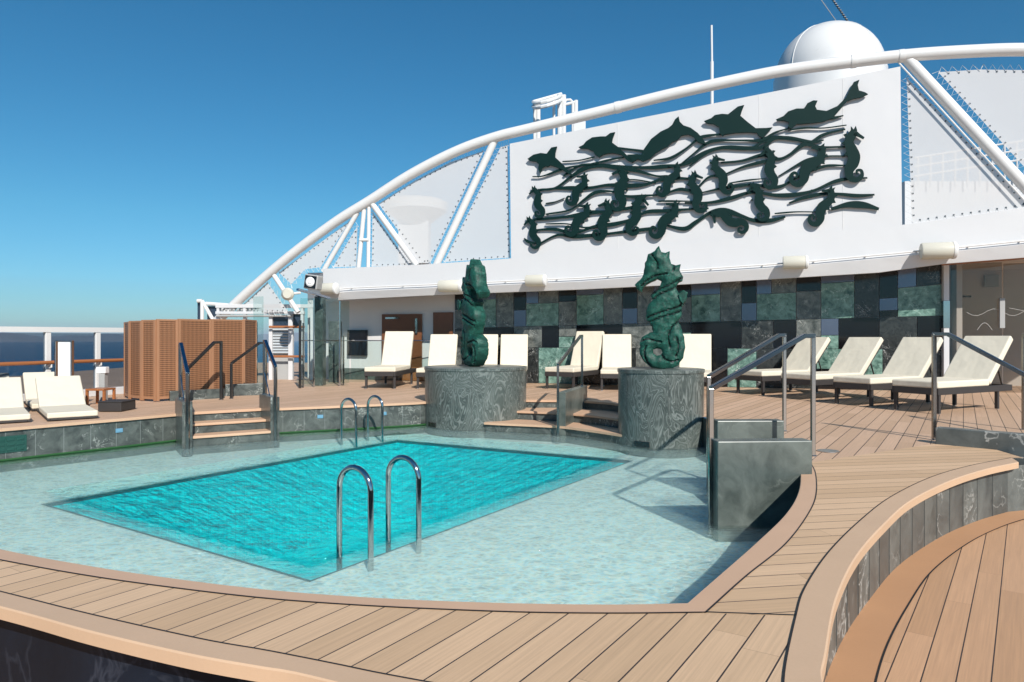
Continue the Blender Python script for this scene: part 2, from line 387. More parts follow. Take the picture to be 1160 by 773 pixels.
def canvas():
    t = NT('white mesh canvas'); t.t.nodes.remove(t.b)
    co = objco(t); nz = t.n('ShaderNodeTexNoise', i_Vector=co, i_Scale=.8, i_Detail=3.0).outputs[0]
    col = t.mix(nz, (.61, .60, .595), (.66, .655, .645))
    df = t.n('ShaderNodeBsdfDiffuse'); t.l(col, df.inputs[0]); tl = t.n('ShaderNodeBsdfTranslucent'); t.l(col, tl.inputs[0])
    tr = t.n('ShaderNodeBsdfTransparent'); m1 = t.n('ShaderNodeMixShader', i_0=.12); m2 = t.n('ShaderNodeMixShader', i_0=.15)
    t.l(df.outputs[0], m1.inputs[1]); t.l(tl.outputs[0], m1.inputs[2]); t.l(m1.outputs[0], m2.inputs[1]); t.l(tr.outputs[0], m2.inputs[2])
    t.l(m2.outputs[0], t.out.inputs[0]); return t.m
M['canvas'] = canvas()
def water(deep=False):
    t = NT('deep pool water' if deep else 'pool water'); t.t.nodes.remove(t.b); co = objco(t)
    mp = t.n('ShaderNodeMapping', i_0=co); mp.inputs['Rotation'].default_value = (0, 0, R(-25)); mp.inputs['Scale'].default_value = (1, 1.7, 1)
    wn = t.n('ShaderNodeTexNoise', i_Vector=mp.outputs[0], i_Scale=3.2, i_Detail=2.0)
    wv = t.n('ShaderNodeVectorMath', operation='MULTIPLY_ADD'); t.l(wn.outputs['Color'], wv.inputs[0]); wv.inputs[1].default_value = (.25,)*3; t.l(mp.outputs[0], wv.inputs[2])
    n1 = t.n('ShaderNodeTexNoise', i_Vector=wv.outputs[0], i_Scale=5.5, i_Detail=4.0, i_Roughness=.55).outputs[0]
    n2 = t.n('ShaderNodeTexNoise', i_Vector=wv.outputs[0], i_Scale=15.0, i_Detail=4.0, i_Roughness=.5).outputs[0]
    h = t.math('ADD', n1, t.math('MULTIPLY', n2, .38))
    bp = t.n('ShaderNodeBump', i_Height=h); bp.inputs['Strength'].default_value = 1.0; bp.inputs['Distance'].default_value = .12
    fz = t.n('ShaderNodeFresnel', i_IOR=1.2 if deep else 1.16)
    if deep: t.l(bp.outputs[0], fz.inputs['Normal'])
    gl = t.n('ShaderNodeBsdfGlossy'); gl.inputs['Roughness'].default_value = .03; t.l(bp.outputs[0], gl.inputs['Normal'])
    rf = t.n('ShaderNodeBsdfRefraction', i_IOR=1.33); rf.inputs['Roughness'].default_value = .0; t.l(bp.outputs[0], rf.inputs['Normal'])
    rf.inputs['Color'].default_value = (.93, 1, 1, 1)
    # painted caustics: a noise web in the transparent tint stands in for ripple light
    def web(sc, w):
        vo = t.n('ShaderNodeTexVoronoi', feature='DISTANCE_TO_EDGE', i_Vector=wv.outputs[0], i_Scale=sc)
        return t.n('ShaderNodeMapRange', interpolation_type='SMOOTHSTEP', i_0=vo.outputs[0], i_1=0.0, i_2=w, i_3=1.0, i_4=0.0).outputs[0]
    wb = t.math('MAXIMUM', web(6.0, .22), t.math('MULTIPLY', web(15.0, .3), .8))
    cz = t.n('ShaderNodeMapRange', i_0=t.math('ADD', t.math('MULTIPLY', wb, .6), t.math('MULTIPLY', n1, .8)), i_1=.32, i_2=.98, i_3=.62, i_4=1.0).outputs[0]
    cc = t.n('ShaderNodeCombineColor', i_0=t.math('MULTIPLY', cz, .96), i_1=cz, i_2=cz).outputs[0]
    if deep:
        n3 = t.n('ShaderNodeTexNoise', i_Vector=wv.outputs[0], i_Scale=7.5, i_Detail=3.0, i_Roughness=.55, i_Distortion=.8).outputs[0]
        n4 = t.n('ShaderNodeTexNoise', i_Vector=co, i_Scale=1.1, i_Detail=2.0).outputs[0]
        dz = t.n('ShaderNodeMapRange', interpolation_type='SMOOTHSTEP', i_0=t.math('ADD', n3, t.math('MULTIPLY', t.math('SUBTRACT', n4, .5), .5)), i_1=.30, i_2=.54, i_3=.45, i_4=1.0).outputs[0]  # light and dark ripples of the deep water, painted into its tint
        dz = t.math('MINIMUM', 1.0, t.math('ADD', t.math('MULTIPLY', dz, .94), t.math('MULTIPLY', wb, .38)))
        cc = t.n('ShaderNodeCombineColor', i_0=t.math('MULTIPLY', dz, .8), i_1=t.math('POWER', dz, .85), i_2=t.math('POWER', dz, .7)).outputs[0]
    tr = t.n('ShaderNodeBsdfTransparent'); t.l(cc, tr.inputs[0])
    m1 = t.n('ShaderNodeMixShader', i_0=.10 if deep else .24); t.l(tr.outputs[0], m1.inputs[1]); t.l(rf.outputs[0], m1.inputs[2])
    m2 = t.n('ShaderNodeMixShader'); t.l(fz.outputs[0], m2.inputs[0]); t.l(m1.outputs[0], m2.inputs[1]); t.l(gl.outputs[0], m2.inputs[2])
    t.l(m2.outputs[0], t.out.inputs[0]); return t.m
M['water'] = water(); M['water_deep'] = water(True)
def seam():
    t = NT('sea water'); co = objco(t)
    n1 = t.n('ShaderNodeTexNoise', i_Vector=co, i_Scale=.05, i_Detail=8.0, i_Roughness=.6).outputs[0]
    c = t.mix(n1, (.010, .045, .10), (.018, .075, .15)); t.set(Base_Color=c, Roughness=.35); t.b.inputs['Specular IOR Level'].default_value = .25
    t.bump(n1, .6, 1.5); return t.m
M['sea'] = seam(); M['hill'] = plain('far hills', (.17, .20, .24), .9, var=.3, vscale=.002)

# ------------------------------------------------------------ sea and coast
sea = MB(); sea.sheet([(-20000, -20000), (20000, -20000), (20000, 20000), (-20000, 20000)], -40)
tag(sea.build('sea', M['sea']), kind='structure')
hl = MB(); N = 140; rows = []; HAZE = 8e-5
for j, (dy, hf) in enumerate(((0, 0), (250, .35), (900, 1), (2600, .8), (4200, 0))):
    row = []
    for i in range(N):
        a = R(-62+i*100/(N-1)); dist = 7200+dy
        k = i/(N-1)
        ph = math.sin(k*17)+.6*math.sin(k*41+1)+.35*math.sin(k*97+2)
        hgt = (66+14*ph+7*math.sin(k*240))*hf + (70*math.exp(-((k-.245)/.02)**2))*hf
        row.append((math.sin(a)*dist, math.cos(a)*dist, -41+hgt))
    rows.append(row)
for a, b in zip(rows, rows[1:]): hl.band([Vector(q) for q in a], [Vector(q) for q in b])
tag(hl.build('hills', M['hill'], smooth=True), kind='structure')

hz = MB(); hz.box((0, 0, 20), (40400, 40400, 122+64))
hm = NT('sea haze'); hm.t.nodes.remove(hm.b); vp = hm.n('ShaderNodeVolumePrincipled'); vp.inputs['Color'].default_value = (.72, .84, .95, 1); vp.inputs['Density'].default_value = HAZE
hm.l(vp.outputs[0], hm.out.inputs['Volume']); hz_o = hz.build('haze', hm.m); tag(hz_o, kind='stuff')
# ------------------------------------------------------------ the pool outline in plan
def P2(lst, z=0): return [P(x, y, z).xy for x, y in lst]
front_in = [Vector((-6.9, 6.9)), Vector((-6.3, 5.95)), Vector((-5.0, 4.95)), Vector((-3.7, 4.15))]+P2([(0, 622), (100, 641), (200, 656), (300, 668), (400, 676), (500, 681), (600, 684), (700, 685), (778, 683.5)])
right_in = P2([(778, 683.5), (855, 616), (891, 581), (905, 555), (907, 530)])
front_in_s = crom([(p.x, p.y, 0) for p in front_in], 6); right_in_s = crom([(p.x, p.y, 0) for p in right_in], 8)
edge_right = [Vector((2.50, 6.05, 0)), Vector((2.60, 6.5, 0)), Vector((2.66, 7.0, 0)), Vector((2.78, 7.9, 0)), Vector((2.72, 9.0, 0)), Vector((2.6, 9.9, 0))]
P2C, P2R, P2H = Vector((2.12, 9.95)), .61, .65
P1C, P1R, P1H = Vector((-.63, 12.12)), .89, .59
top_arc = crom([(1.85, 10.6, 0), (1.72, 11.5, 0), (1.3, 11.95, 0), (.92, 12.12, 0), (.275, 12.15, 0), (-.2, 12.3, 0)], 5)
left_edge_b = crom([(-1.3, 12.0, 0), (-1.79, 11.66, 0), (-2.74, 11.2, 0), (-3.48, 10.86, 0), (-3.85, 10.70, 0)], 5)
left_edge_a = crom([(-4.75, 10.12, 0), (-4.95, 9.87, 0), (-5.26, 9.47, 0), (-5.61, 9.05, 0), (-5.88, 8.73, 0), (-6.18, 8.36, 0), (-6.7, 7.7, 0)], 5)
outline = front_in_s+right_in_s[1:]+edge_right+top_arc+left_edge_b+left_edge_a
outline = [Vector((p.x, p.y, 0)) for p in outline]
# front coping, outer caulk line and nosing
io_front = [Vector((-7.25, 6.75)), Vector((-6.5, 5.75)), Vector((-5.1, 4.75)), Vector((-3.8, 3.98))]+P2([(0, 635), (100, 653), (200, 667), (300, 678.5), (400, 686), (500, 691), (600, 694.5), (700, 695.5), (800, 694.5)])
io_right = P2([(800, 694.5), (846, 653), (891, 616), (917, 581), (925, 559), (924, 536), (918, 524)])
oc_front = [Vector((-9.2, 6.0)), Vector((-7.2, 5.3)), Vector((-5.0, 4.3)), Vector((-3.4, 3.55))]+P2([(0, 671), (103, 697), (228, 725), (302, 738), (388, 755), (431, 764)])+[Vector((.0, 2.12)), Vector((.42, 1.95)), Vector((.68, 1.90)), Vector((.83, 2.03))]
oc_right = [Vector((.83, 2.03))]+P2([(888, 773), (902, 698), (913, 665), (940, 625), (975, 590), (1010, 563), (1055, 541), (1099, 528), (1146, 519)])
on_front = [Vector((-9.1, 5.75)), Vector((-7.1, 5.1)), Vector((-5.0, 4.1)), Vector((-3.3, 3.36))]+P2([(0, 688), (103, 716), (215, 742), (302, 757.5), (345, 765)])+[Vector((-.2, 2.06)), Vector((.1, 1.95)), Vector((.5, 1.78)), Vector((.8, 1.74)), Vector((.95, 1.95))]
on_right = [Vector((.95, 1.95))]+P2([(933, 773), (936, 740), (948, 678), (971, 630), (1002, 594), (1033, 567), (1077, 545), (1117, 532), (1154, 524)])
C3 = lambda L, n=8: crom([(p.x, p.y, 0) for p in L], n)
iof, ior, ocf, ocr, onf, onr = [C3(q) for q in (io_front, io_right, oc_front, oc_right, on_front, on_right)]

def ribbon(A, B, n, z=0.0):
    a = resample(A, n); b = resample(B, n); return a, b
def offset_line(L, dd):
    out = []
    for i, p in enumerate(L):
        t = (L[min(i+1, len(L)-1)]-L[max(i-1, 0)]); t.z = 0; t.normalize(); out.append(p+Vector((-t.y, t.x, 0))*dd)
    return out
# coping with a rounded lip hanging 35 mm over the pool wall
def lip_strip(mb, inner, outer, th=.045, n=120, mi=0, z=0.002):
    a, b = ribbon(inner, outer, n); up = Vector((0, 0, z)); prof = []
    ins = [p.lerp(q, .05) for p, q in zip(a, b)]
    mb.band([p+up for p in ins], [q+up for q in b], mi)
    mb.band([p+Vector((0, 0, z-.006)) for p in a], [p+up for p in ins], mi)
    mb.band([p+Vector((0, 0, -th)) for p in a], [p+Vector((0, 0, z-.006)) for p in a], mi)
    mb.band([p.lerp(q, .6)+Vector((0, 0, -th)) for p, q in zip(a, b)], [p+Vector((0, 0, -th)) for p in a], mi)
cp = MB(); lip_strip(cp, front_in_s, iof, n=160); lip_strip(cp, right_in_s, ior, n=60)
tag(cp.build('pool_coping', M['teak'], smooth=True, recalc=False), kind='structure')
ns = MB(); lip_strip(ns, onf, ocf, .05, 200); lip_strip(ns, onr, ocr, .05, 160)
tag(ns.build('deck_nosing', M['teak_tan'], smooth=True, recalc=False), kind='structure')
ck = MB()
for L in (iof, ior, ocf, ocr):
    a = resample(L, 180); b = offset_line(a, .006); c = offset_line(a, -.002)
    ck.band([p+Vector((0, 0, .0035)) for p in b], [p+Vector((0, 0, .0035)) for p in c])
bl = [Vector((*P(800, 694.5).xy, .0035)), Vector((*P(902, 698).xy, .0035))]
ck.band(bl, [p+Vector((0, .008, 0)) for p in bl])
tag(ck.build('deck_caulking', M['caulk'], recalc=False), kind='structure')
# deck sheets
zA = MB(); A_poly = [p.xy for p in iof]+[P(902, 698).xy]
k = min(range(len(ocr)), key=lambda i: (ocr[i].xy-P(902, 698).xy).length)
A_poly += [p.xy for p in ocr[:k+1][::-1]]+[p.xy for p in ocf[::-1]]
zA.sheet(A_poly, 0)
tag(zA.build('front_deck', M['boards_front'], recalc=False), kind='structure')
zB = MB(); B_poly = [p.xy for p in ior]+[P(1064, 502).xy, Vector((4.75, 6.95)), P(1160, 519).xy]+[p.xy for p in ocr[k:][::-1]]
zB.sheet(B_poly, 0)
tag(zB.build('walkway_deck', M['boards_walk'], recalc=False), kind='structure')
zC = MB(); C_poly = [ior[-1].xy, right_in_s[-1].xy]+[p.xy for p in edge_right+top_arc+left_edge_b+left_edge_a]+[front_in_s[0].xy, iof[0].xy, ocf[0].xy, Vector((-12.5, 5.5)), Vector((-12.2, 3.0)), Vector((-14, 3.0))]
C_poly += [Vector((-14, 30)), Vector((22, 30)), Vector((22, 6.6)), Vector((5.6, 6.6)), Vector((4.9, 6.72)), P(1064, 502).xy]
zC.sheet(C_poly, 0)
tag(zC.build('back_deck', M['boards_back'], recalc=False), kind='structure')
# inner pool walls
pw = MB(); cl = outline+[outline[0]]
ins = cl
pw.band([Vector((p.x, p.y, -.9)) for p in cl], [Vector((p.x, p.y, -.012)) for p in cl])
tag(pw.build('pool_wall', M['wall_marble'], recalc=False), kind='structure')
# left / back edge teak lip, its joints and green waterline strip
lp = MB(); gs = MB()
def inward(L, dd): return offset_line(L, dd)
for L in (left_edge_b, left_edge_a):
    a = resample(L, 60); cen = Vector((-1.5, 7.5, 0))
    s_ = 1 if (offset_line(a, .1)[30]-cen).length < (a[30]-cen).length else -1
    i_ = offset_line(a, .03*s_); o_ = offset_line(a, -.18*s_)
    lp.band([p+Vector((0, 0, .003)) for p in i_], [p+Vector((0, 0, .003)) for p in o_])
    lp.band([p+Vector((0, 0, -.035)) for p in i_], [p+Vector((0, 0, .003)) for p in i_])
    g1 = offset_line(a, .015*s_); g2 = offset_line(a, .04*s_)
    gs.band([Vector((p.x, p.y, -.44)) for p in g1], [Vector((p.x, p.y, -.372)) for p in g1])
    gs.band([Vector((p.x, p.y, -.372)) for p in g1], [Vector((p.x, p.y, -.385)) for p in g2])
tag(lp.build('deck_edge', M['teak'], recalc=False), kind='structure')
tag(gs.build('waterline_strip', M['green_strip'], recalc=False), kind='structure')
# shelf, deep basin
WL = -.40; SH = -.53; DEEP = -1.75
dc = [P(50, 568, -.5).xy, P(450, 497, -.5).xy, P(715, 520, -.5).xy, P(352, 653, -.5).xy]
sh = MB(); sh.sheet([p.xy for p in outline], SH, holes=[dc[::-1]])
tag(sh.build('pool_shelf', M['shelf_tile'], recalc=False), kind='structure')
dp = MB()
dcl = dc+[dc[0]]
dp.band([Vector((p.x, p.y, SH)) for p in dcl], [Vector((p.x, p.y, SH-.035)) for p in dcl], 2)
dp.band([Vector((p.x, p.y, SH-.035)) for p in dcl], [Vector((p.x, p.y, DEEP)) for p in dcl], 1)
dp.sheet(dc, DEEP, mi=0)
cen = (dc[0]+dc[1]+dc[2]+dc[3])/4
rim_in = [p.lerp(cen, .0) for p in dc]
def rim(k0, k1): return [Vector((p.x, p.y, SH+.004)) for p in [cen+(q-cen)*k0 for q in dcl]], [Vector((p.x, p.y, SH+.004)) for p in [cen+(q-cen)*k1 for q in dcl]]
dp.band(*rim(1.0, 1.010), 2)
tag(dp.build('deep_basin', [M['deep_tile'], M['deep_wall'], M['edge_tile']], recalc=False), kind='structure')
k0 = (EYE-WL)/(EYE-SH)
wt = MB(); wt.sheet([p.xy for p in outline], WL, holes=[dc[::-1]])
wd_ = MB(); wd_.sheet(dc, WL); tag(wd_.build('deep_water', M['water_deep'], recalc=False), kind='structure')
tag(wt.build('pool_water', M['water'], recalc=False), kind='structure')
# outer walls under the nosing and lower deck
ow = MB(); L = offset_line(resample(onr, 160), 0); 
def toward(L, ref, dd):
    a = offset_line(L, dd); b = offset_line(L, -dd); m = len(L)//2
    return a if (a[m]-ref).length < (b[m]-ref).length else b
L1 = toward(resample(onr, 160), Vector((2.2, 4.2, 0)), .07); L1[-1] = L1[-1]+Vector((.35, .1, 0))
for i in range(0, 159):
    ow.band([p+Vector((0, 0, -.45)) for p in L1[i:i+2]], [p+Vector((0, 0, -.04)) for p in L1[i:i+2]], ((i+2)//8*7) % 3)
tag(ow.build('curved_deck_wall', [M['curve_marble'], marble('dark slab marble', (.036, .043, .043), (.11, .122, .117), (.6, .6, .56), 1.1, .7, .35), marble('pale slab marble', (.055, .063, .06), (.15, .162, .152), (.6, .6, .56), 1.7, .7, .38)], recalc=False), kind='structure')
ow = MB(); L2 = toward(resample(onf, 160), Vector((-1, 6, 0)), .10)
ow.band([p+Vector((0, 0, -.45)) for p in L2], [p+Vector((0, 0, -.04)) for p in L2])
tag(ow.build('front_deck_wall', M['shaded_marble'], recalc=False), kind='structure')
lowb = toward(resample(onr, 160), Vector((9, 1, 0)), -.0)
band_o = toward(resample(onr, 160), Vector((6, 2, 0)), .12)
ld = MB(); ld.sheet([p.xy for p in L1]+[Vector((5.2, 6.6)), Vector((20, 6.6)), Vector((20, -8)), Vector((-14, -8)), Vector((-14, 5.5))]+[p.xy for p in L2], -.45)
tag(ld.build('lower_deck', M['boards_low'], recalc=False), kind='structure')
lb = MB(); lb.band([Vector((p.x, p.y, -.444)) for p in L1], [Vector((p.x, p.y, -.444)) for p in band_o])
tag(lb.build('lower_deck_border', wood_plain('orange teak border', (.52, .28, .145)), recalc=False), kind='structure')
lc = MB(); b2 = toward(band_o, Vector((6, 2, 0)), .009); lc.band([Vector((p.x, p.y, -.441)) for p in band_o], [Vector((p.x, p.y, -.441)) for p in b2])
tag(lc.build('lower_deck_caulking', M['caulk'], recalc=False), kind='structure')
# slab joints in curved wall: thin real gaps
jt = MB()
for i in range(6, 158, 8):
    p = L1[i]; t = (L1[i+1]-L1[i-1]).normalized(); n_ = Vector((t.y, -t.x, 0))
    if n_.dot(Vector((6, 1, 0))-p) < 0: n_ = -n_
    jt.box(p+n_*.001+Vector((0, 0, -.245)), (.0016, .003, .40), (t, n_, Vector((0, 0, 1))))
tag(jt.build('wall_joints', plain('grey joint', (.05, .052, .05), .6)), kind='structure')

# ------------------------------------------------------------ steps, flanks, rails
UP = Vector((0, 0, 1))
def flank(name, a, b, th, z0, z1, label, mat='block_marble'):
    a = Vector((*a, 0)); b = Vector((*b, 0)); t = (b-a).normalized(); n_ = Vector((-t.y, t.x, 0))
    m = MB(); c = (a+b)/2; m.box(c+UP*((z0+z1)/2), ((b-a).length, th, z1-z0), (t, n_, UP))
    o = m.build(name, M[mat], bevel=.008)
    return tag(o, label, 'stair wall', 'marble stair flank walls')
SQ = [(-1, -1), (1, -1), (1, 1), (-1, 1)]
def rail(label, low, lowz, up_, upz, htlow, htup, flat=.14, r=.019, bar='rail_steel', extra=None, cat='handrail', name='handrail', post='rail_steel'):
    """a stair rail: two posts and a sloping bar with a short level top"""
    a = Vector((*low, lowz)); b = Vector((*up_, upz)); ta = Vector((*low, htlow)); tb = Vector((*up_, htup))
    dirn = Vector((b.x-a.x, b.y-a.y, 0)).normalized(); tf = tb-dirn*flat
    e = empty(name, a, label, cat, 'chrome stair rails')
    for p, q in ((a, ta), (b, tb)):
        m = MB(); m.tube([p, q+UP*.0], r, sec=SQ); o = m.build('post', M[post], e, bevel=.004)
        m = MB(); m.lathe([(r*1.9, 0), (r*1.9, .008), (r*1.5, .012)], p+UP*.001, 20); m.build('base_flange', M['chrome'], e)
    m = MB(); m.tube([ta-dirn*0, tf, tb+dirn*.015], r*1.08, sec=SQ); m.build('top_bar', M[bar], e, bevel=.004)
    if extra:
        z = extra; m = MB(); m.tube([Vector((*low, lowz+z)), Vector((*up_, upz+z))], r*.4, 8); m.build('lower_bar', M['chrome'], e)
    return e
# right steps down into the pool
flank('stair_wall', (1.63, 5.62), (2.40, 5.66), .16, SH, .27, 'tall marble block beside the coping, nearest end of the right pool steps')
flank('stair_wall', (2.03, 6.98), (2.70, 7.0), .16, SH, .27, 'lower looking marble block behind the nearest one, far side of the right pool steps')
st = empty('pool_steps', (2.2, 6.3, SH), 'short pool steps hidden between the two green marble blocks at right', 'steps', 'teak pool steps')
m = MB(); m.box((2.42, 6.3, -.335), (.34, 1.17, .35)); m.build('riser', M['wall_marble'], st)
m = MB(); m.box((2.41, 6.3, -.145), (.37, 1.17, .03)); m.build('tread', M['teak'], st, bevel=.006)
m = MB(); m.box((2.135, 6.3, -.40), (.22, 1.17, .24)); m.build('riser', M['wall_marble'], st)
m = MB(); m.box((2.115, 6.3, -.265), (.21, 1.17, .03)); m.build('tread', M['teak'], st, bevel=.006)
pl = P(921, 517)
rail('near chrome rail of the right pool steps, in front of the taller marble block', (1.615, 5.66), SH+.02, (pl.x, pl.y), 0, EYE-.42, EYE+.01)
p2 = P(888.5, 489)
rail('far chrome rail of the right pool steps, behind the near one', (1.98, 7.02), SH+.02, (p2.x, p2.y), 0, EYE-.40, EYE+.02)
# rail and flank at the far right
flank('stair_wall', (4.40, 7.22), (5.35, 6.30), .14, -.45, .17, 'dark green marble stair wall at the right edge, under the cut off rail', 'curve_marble')
p3 = P(1060.5, 499)
rail('chrome rail at the right edge sloping down towards the lower deck', (5.05, 6.55), -.3, (p3.x-.01, p3.y+.02), 0, .62, EYE+.03)
p4 = P(1160, 487); rail('thin chrome rail post behind the right edge rail', (5.9, 7.2), -.3, (p4.x+.0, p4.y), 0, .62, EYE+.02)
# left steps
sa, sb = Vector((-4.75, 10.12)), Vector((-3.85, 10.70)); sd = (sb-sa).normalized(); sn = Vector((sd.y, -sd.x))
st = empty('pool_steps', (*((sa+sb)/2), SH), 'three teak pool steps between marble walls at left', 'steps', 'teak pool steps')
def stepquad(a, b, o0, o1): return [a+sn*o0, b+sn*o0, b+sn*o1, a+sn*o1]
m = MB(); m.slab(stepquad(sa, sb, .003, .30), SH, -.165); m.build('riser', M['wall_marble'], st)
m = MB(); m.slab(stepquad(sa, sb, .003, .325), -.165, -.13); m.build('tread', M['teak'], st, bevel=.008)
m = MB(); m.slab(stepquad(sa, sb, .302, .58), SH, -.305); m.build('riser', M['wall_marble'], st)
m = MB(); m.slab(stepquad(sa, sb, .326, .61), -.305, -.27); m.build('tread', M['teak'], st, bevel=.008)
m = MB(); m.slab(stepquad(sa, sb, -.25, .025), .004, .010); m.slab(stepquad(sa, sb, .002, .025), -.03, .004); m.build('top_tread', M['teak'], st)
fl0 = sa+sn*.70-sd*.06; fl1 = sa-sn*.02-sd*.06
flank('stair_wall', fl0, fl1, .13, SH, .22, 'marble stair wall left of the left pool steps', 'wall_marble')
fr0 = sb+sn*.60+sd*.06; fr1 = sb-sn*.10+sd*.06
flank('stair_wall', fr0, fr1, .13, SH, .22, 'marble stair wall right of the left pool steps', 'wall_marble')
rail('left chrome rail of the left pool steps, beside the wicker screen', fl0+sn*.02, SH+.02, fl1+sn*.06, .22, .60, EYE-.10, flat=.04, r=.022, bar='rail_blue', extra=.35)
rail('right chrome rail of the left pool steps', fr0+sn*.02, SH+.02, fr1+sn*.06, .22, .66, EYE-.06, flat=.04, r=.022, bar='rail_blue', extra=.35)
# centre steps between plinths
st = empty('pool_steps', (1.0, 11.4, SH), 'curved teak pool steps between the two statue plinths', 'steps', 'teak pool steps')
low = crom([(-.45, 11.2, 0), (-.21, 11.1, 0), (.67, 10.77, 0), (1.05, 10.42, 0), (1.40, 10.0, 0), (1.6, 9.7, 0)], 5)
mid = crom([(-.1, 11.7, 0), (.1, 11.6, 0), (.7, 11.37, 0), (1.19, 11.03, 0), (1.6, 10.5, 0), (1.75, 10.2, 0)], 5)
top = [p.copy() for p in top_arc[::-1]]
def stepband(mb, A, B, z0, z1):
    a = resample(A, 26); b = resample(B, 26); pl_ = [p.xy for p in a]+[p.xy for p in b[::-1]]; mb.slab(pl_, z0, z1)
lo_in = [p-Vector((.02, -.03, 0))*-1 for p in low]
m = MB(); stepband(m, low, mid, -.305, -.27); m.build('tread', M['teak'], st, bevel=.006)
m = MB(); stepband(m, [p+Vector((.02, .03, 0)) for p in low], mid, SH, -.307); m.build('riser', M['wall_marble'], st)
m = MB(); stepband(m, mid, top, -.165, -.13); m.build('tread', M['teak'], st, bevel=.006)
m = MB(); stepband(m, [p+Vector((.02, .03, 0)) for p in mid], top, SH, -.167); m.build('riser', M['wall_marble'], st)
m = MB(); tt = resample(top, 30); m.band([p+Vector((-.0, -.02, .004)) for p in tt], [p+Vector((.05, .2, .004)) for p in tt]); m.band([p+Vector((-.0, -.02, -.03)) for p in tt], [p+Vector((-.0, -.02, .004)) for p in tt]); m.build('top_tread', M['teak'], st)
flank('stair_wall', (.76, 10.72), (1.26, 12.25), .13, SH, .25, 'slim marble divider in the middle of the centre pool steps')
rail('chrome rail on the divider between the two statues', (.70, 10.64), SH+.02, (1.22, 12.15), .25, .67, EYE+.02, flat=.1)

# ------------------------------------------------------------ plinths
def plinth(c, r, h, label, plate):
    e = empty('statue_plinth', (c.x, c.y, SH), label, 'plinth', 'round marble statue plinths')
    m = MB(); m.lathe([(r-.012, SH), (r-.012, h-.05), (r-.004, h-.05), (r, h-.045), (r, h-.004), (r-.006, h)], (c.x, c.y, 0), 96)
    for k in range(6):
        a = k*math.pi/3+.5; n_ = Vector((math.cos(a), math.sin(a), 0)); t = Vector((-n_.y, n_.x, 0))
        m.box(Vector((c.x, c.y, (SH+h-.05)/2))+n_*(r-.0125), (.003, .004, h-.05-SH), (t, n_, UP), 1)
    m.build('drum', [M['plinth_marble'], M['caulk']], e, smooth=True)
    px, py = plate; k = (px-CX)/FPX; best = None
    for i in range(720):
        a = math.pi+math.pi*i/720; q = Vector((c.x+r*math.cos(a), c.y+r*math.sin(a)))
        dd = abs(q.x/q.y-k)
        if q.y < c.y and (best is None or dd < best[0]): best = (dd, a)
    a = best[1]; n_ = Vector((math.cos(a), math.sin(a), 0)); t = Vector((-n_.y, n_.x, 0))
    m = MB(); m.box(Vector((c.x, c.y, WL+.045))+n_*(r-.006), (.22, .016, .075), (t, n_, UP)); m.build('access_plate', M['steel_dark'], e, bevel=.003)
    return e
plinth(P1C, P1R, P1H, 'wide round marble plinth under the edge-on seahorse', (489, 484))
plinth(P2C, P2R, P2H, 'narrower round marble plinth under the side-on seahorse', (727, 502))

# ------------------------------------------------------------ seahorse statues
SO = [(55,262),(75,245),(100,222),(106,200),(112,160),(125,125),(130,88),(150,84),(165,68),(192,42),(205,78),(230,85),(252,75),(250,110),(262,148),(285,156),(312,150),(306,185),(327,222),(320,243),(293,258),(290,290),(300,313),(330,298),(350,310),(348,340),(337,370),(318,392),(316,440),(300,472),(318,510),(332,560),(336,620),(328,680),(300,718),(268,736),(205,742),(150,736),(110,702),(85,660),(84,600),(100,562),(130,541),(160,532),(150,500),(120,455),(118,410),(140,372),(157,352),(143,325),(170,298),(200,272),(206,242),(186,232),(150,245),(112,270),(92,302),(74,290)]
SHOLE = [(158,632),(180,626),(205,630),(212,648),(200,664),(178,668),(160,655)]
SG = [[(140,78),(160,105),(183,140),(186,172)],[(95,268),(125,240),(170,215),(235,203)],[(150,322),(190,292),(240,272),(320,228)],[(272,140),(276,165),(270,190)],[(120,455),(170,432),(230,412),(290,395),(318,372),(322,335),(312,318)],
      [(95,585),(130,572),(175,583),(205,590)],[(255,620),(245,560),(268,500),(305,468)],[(205,655),(225,685),(265,700),(300,690)],[(150,735),(120,690),(112,640),(122,610)],[(290,560),(300,620),(285,670)]]
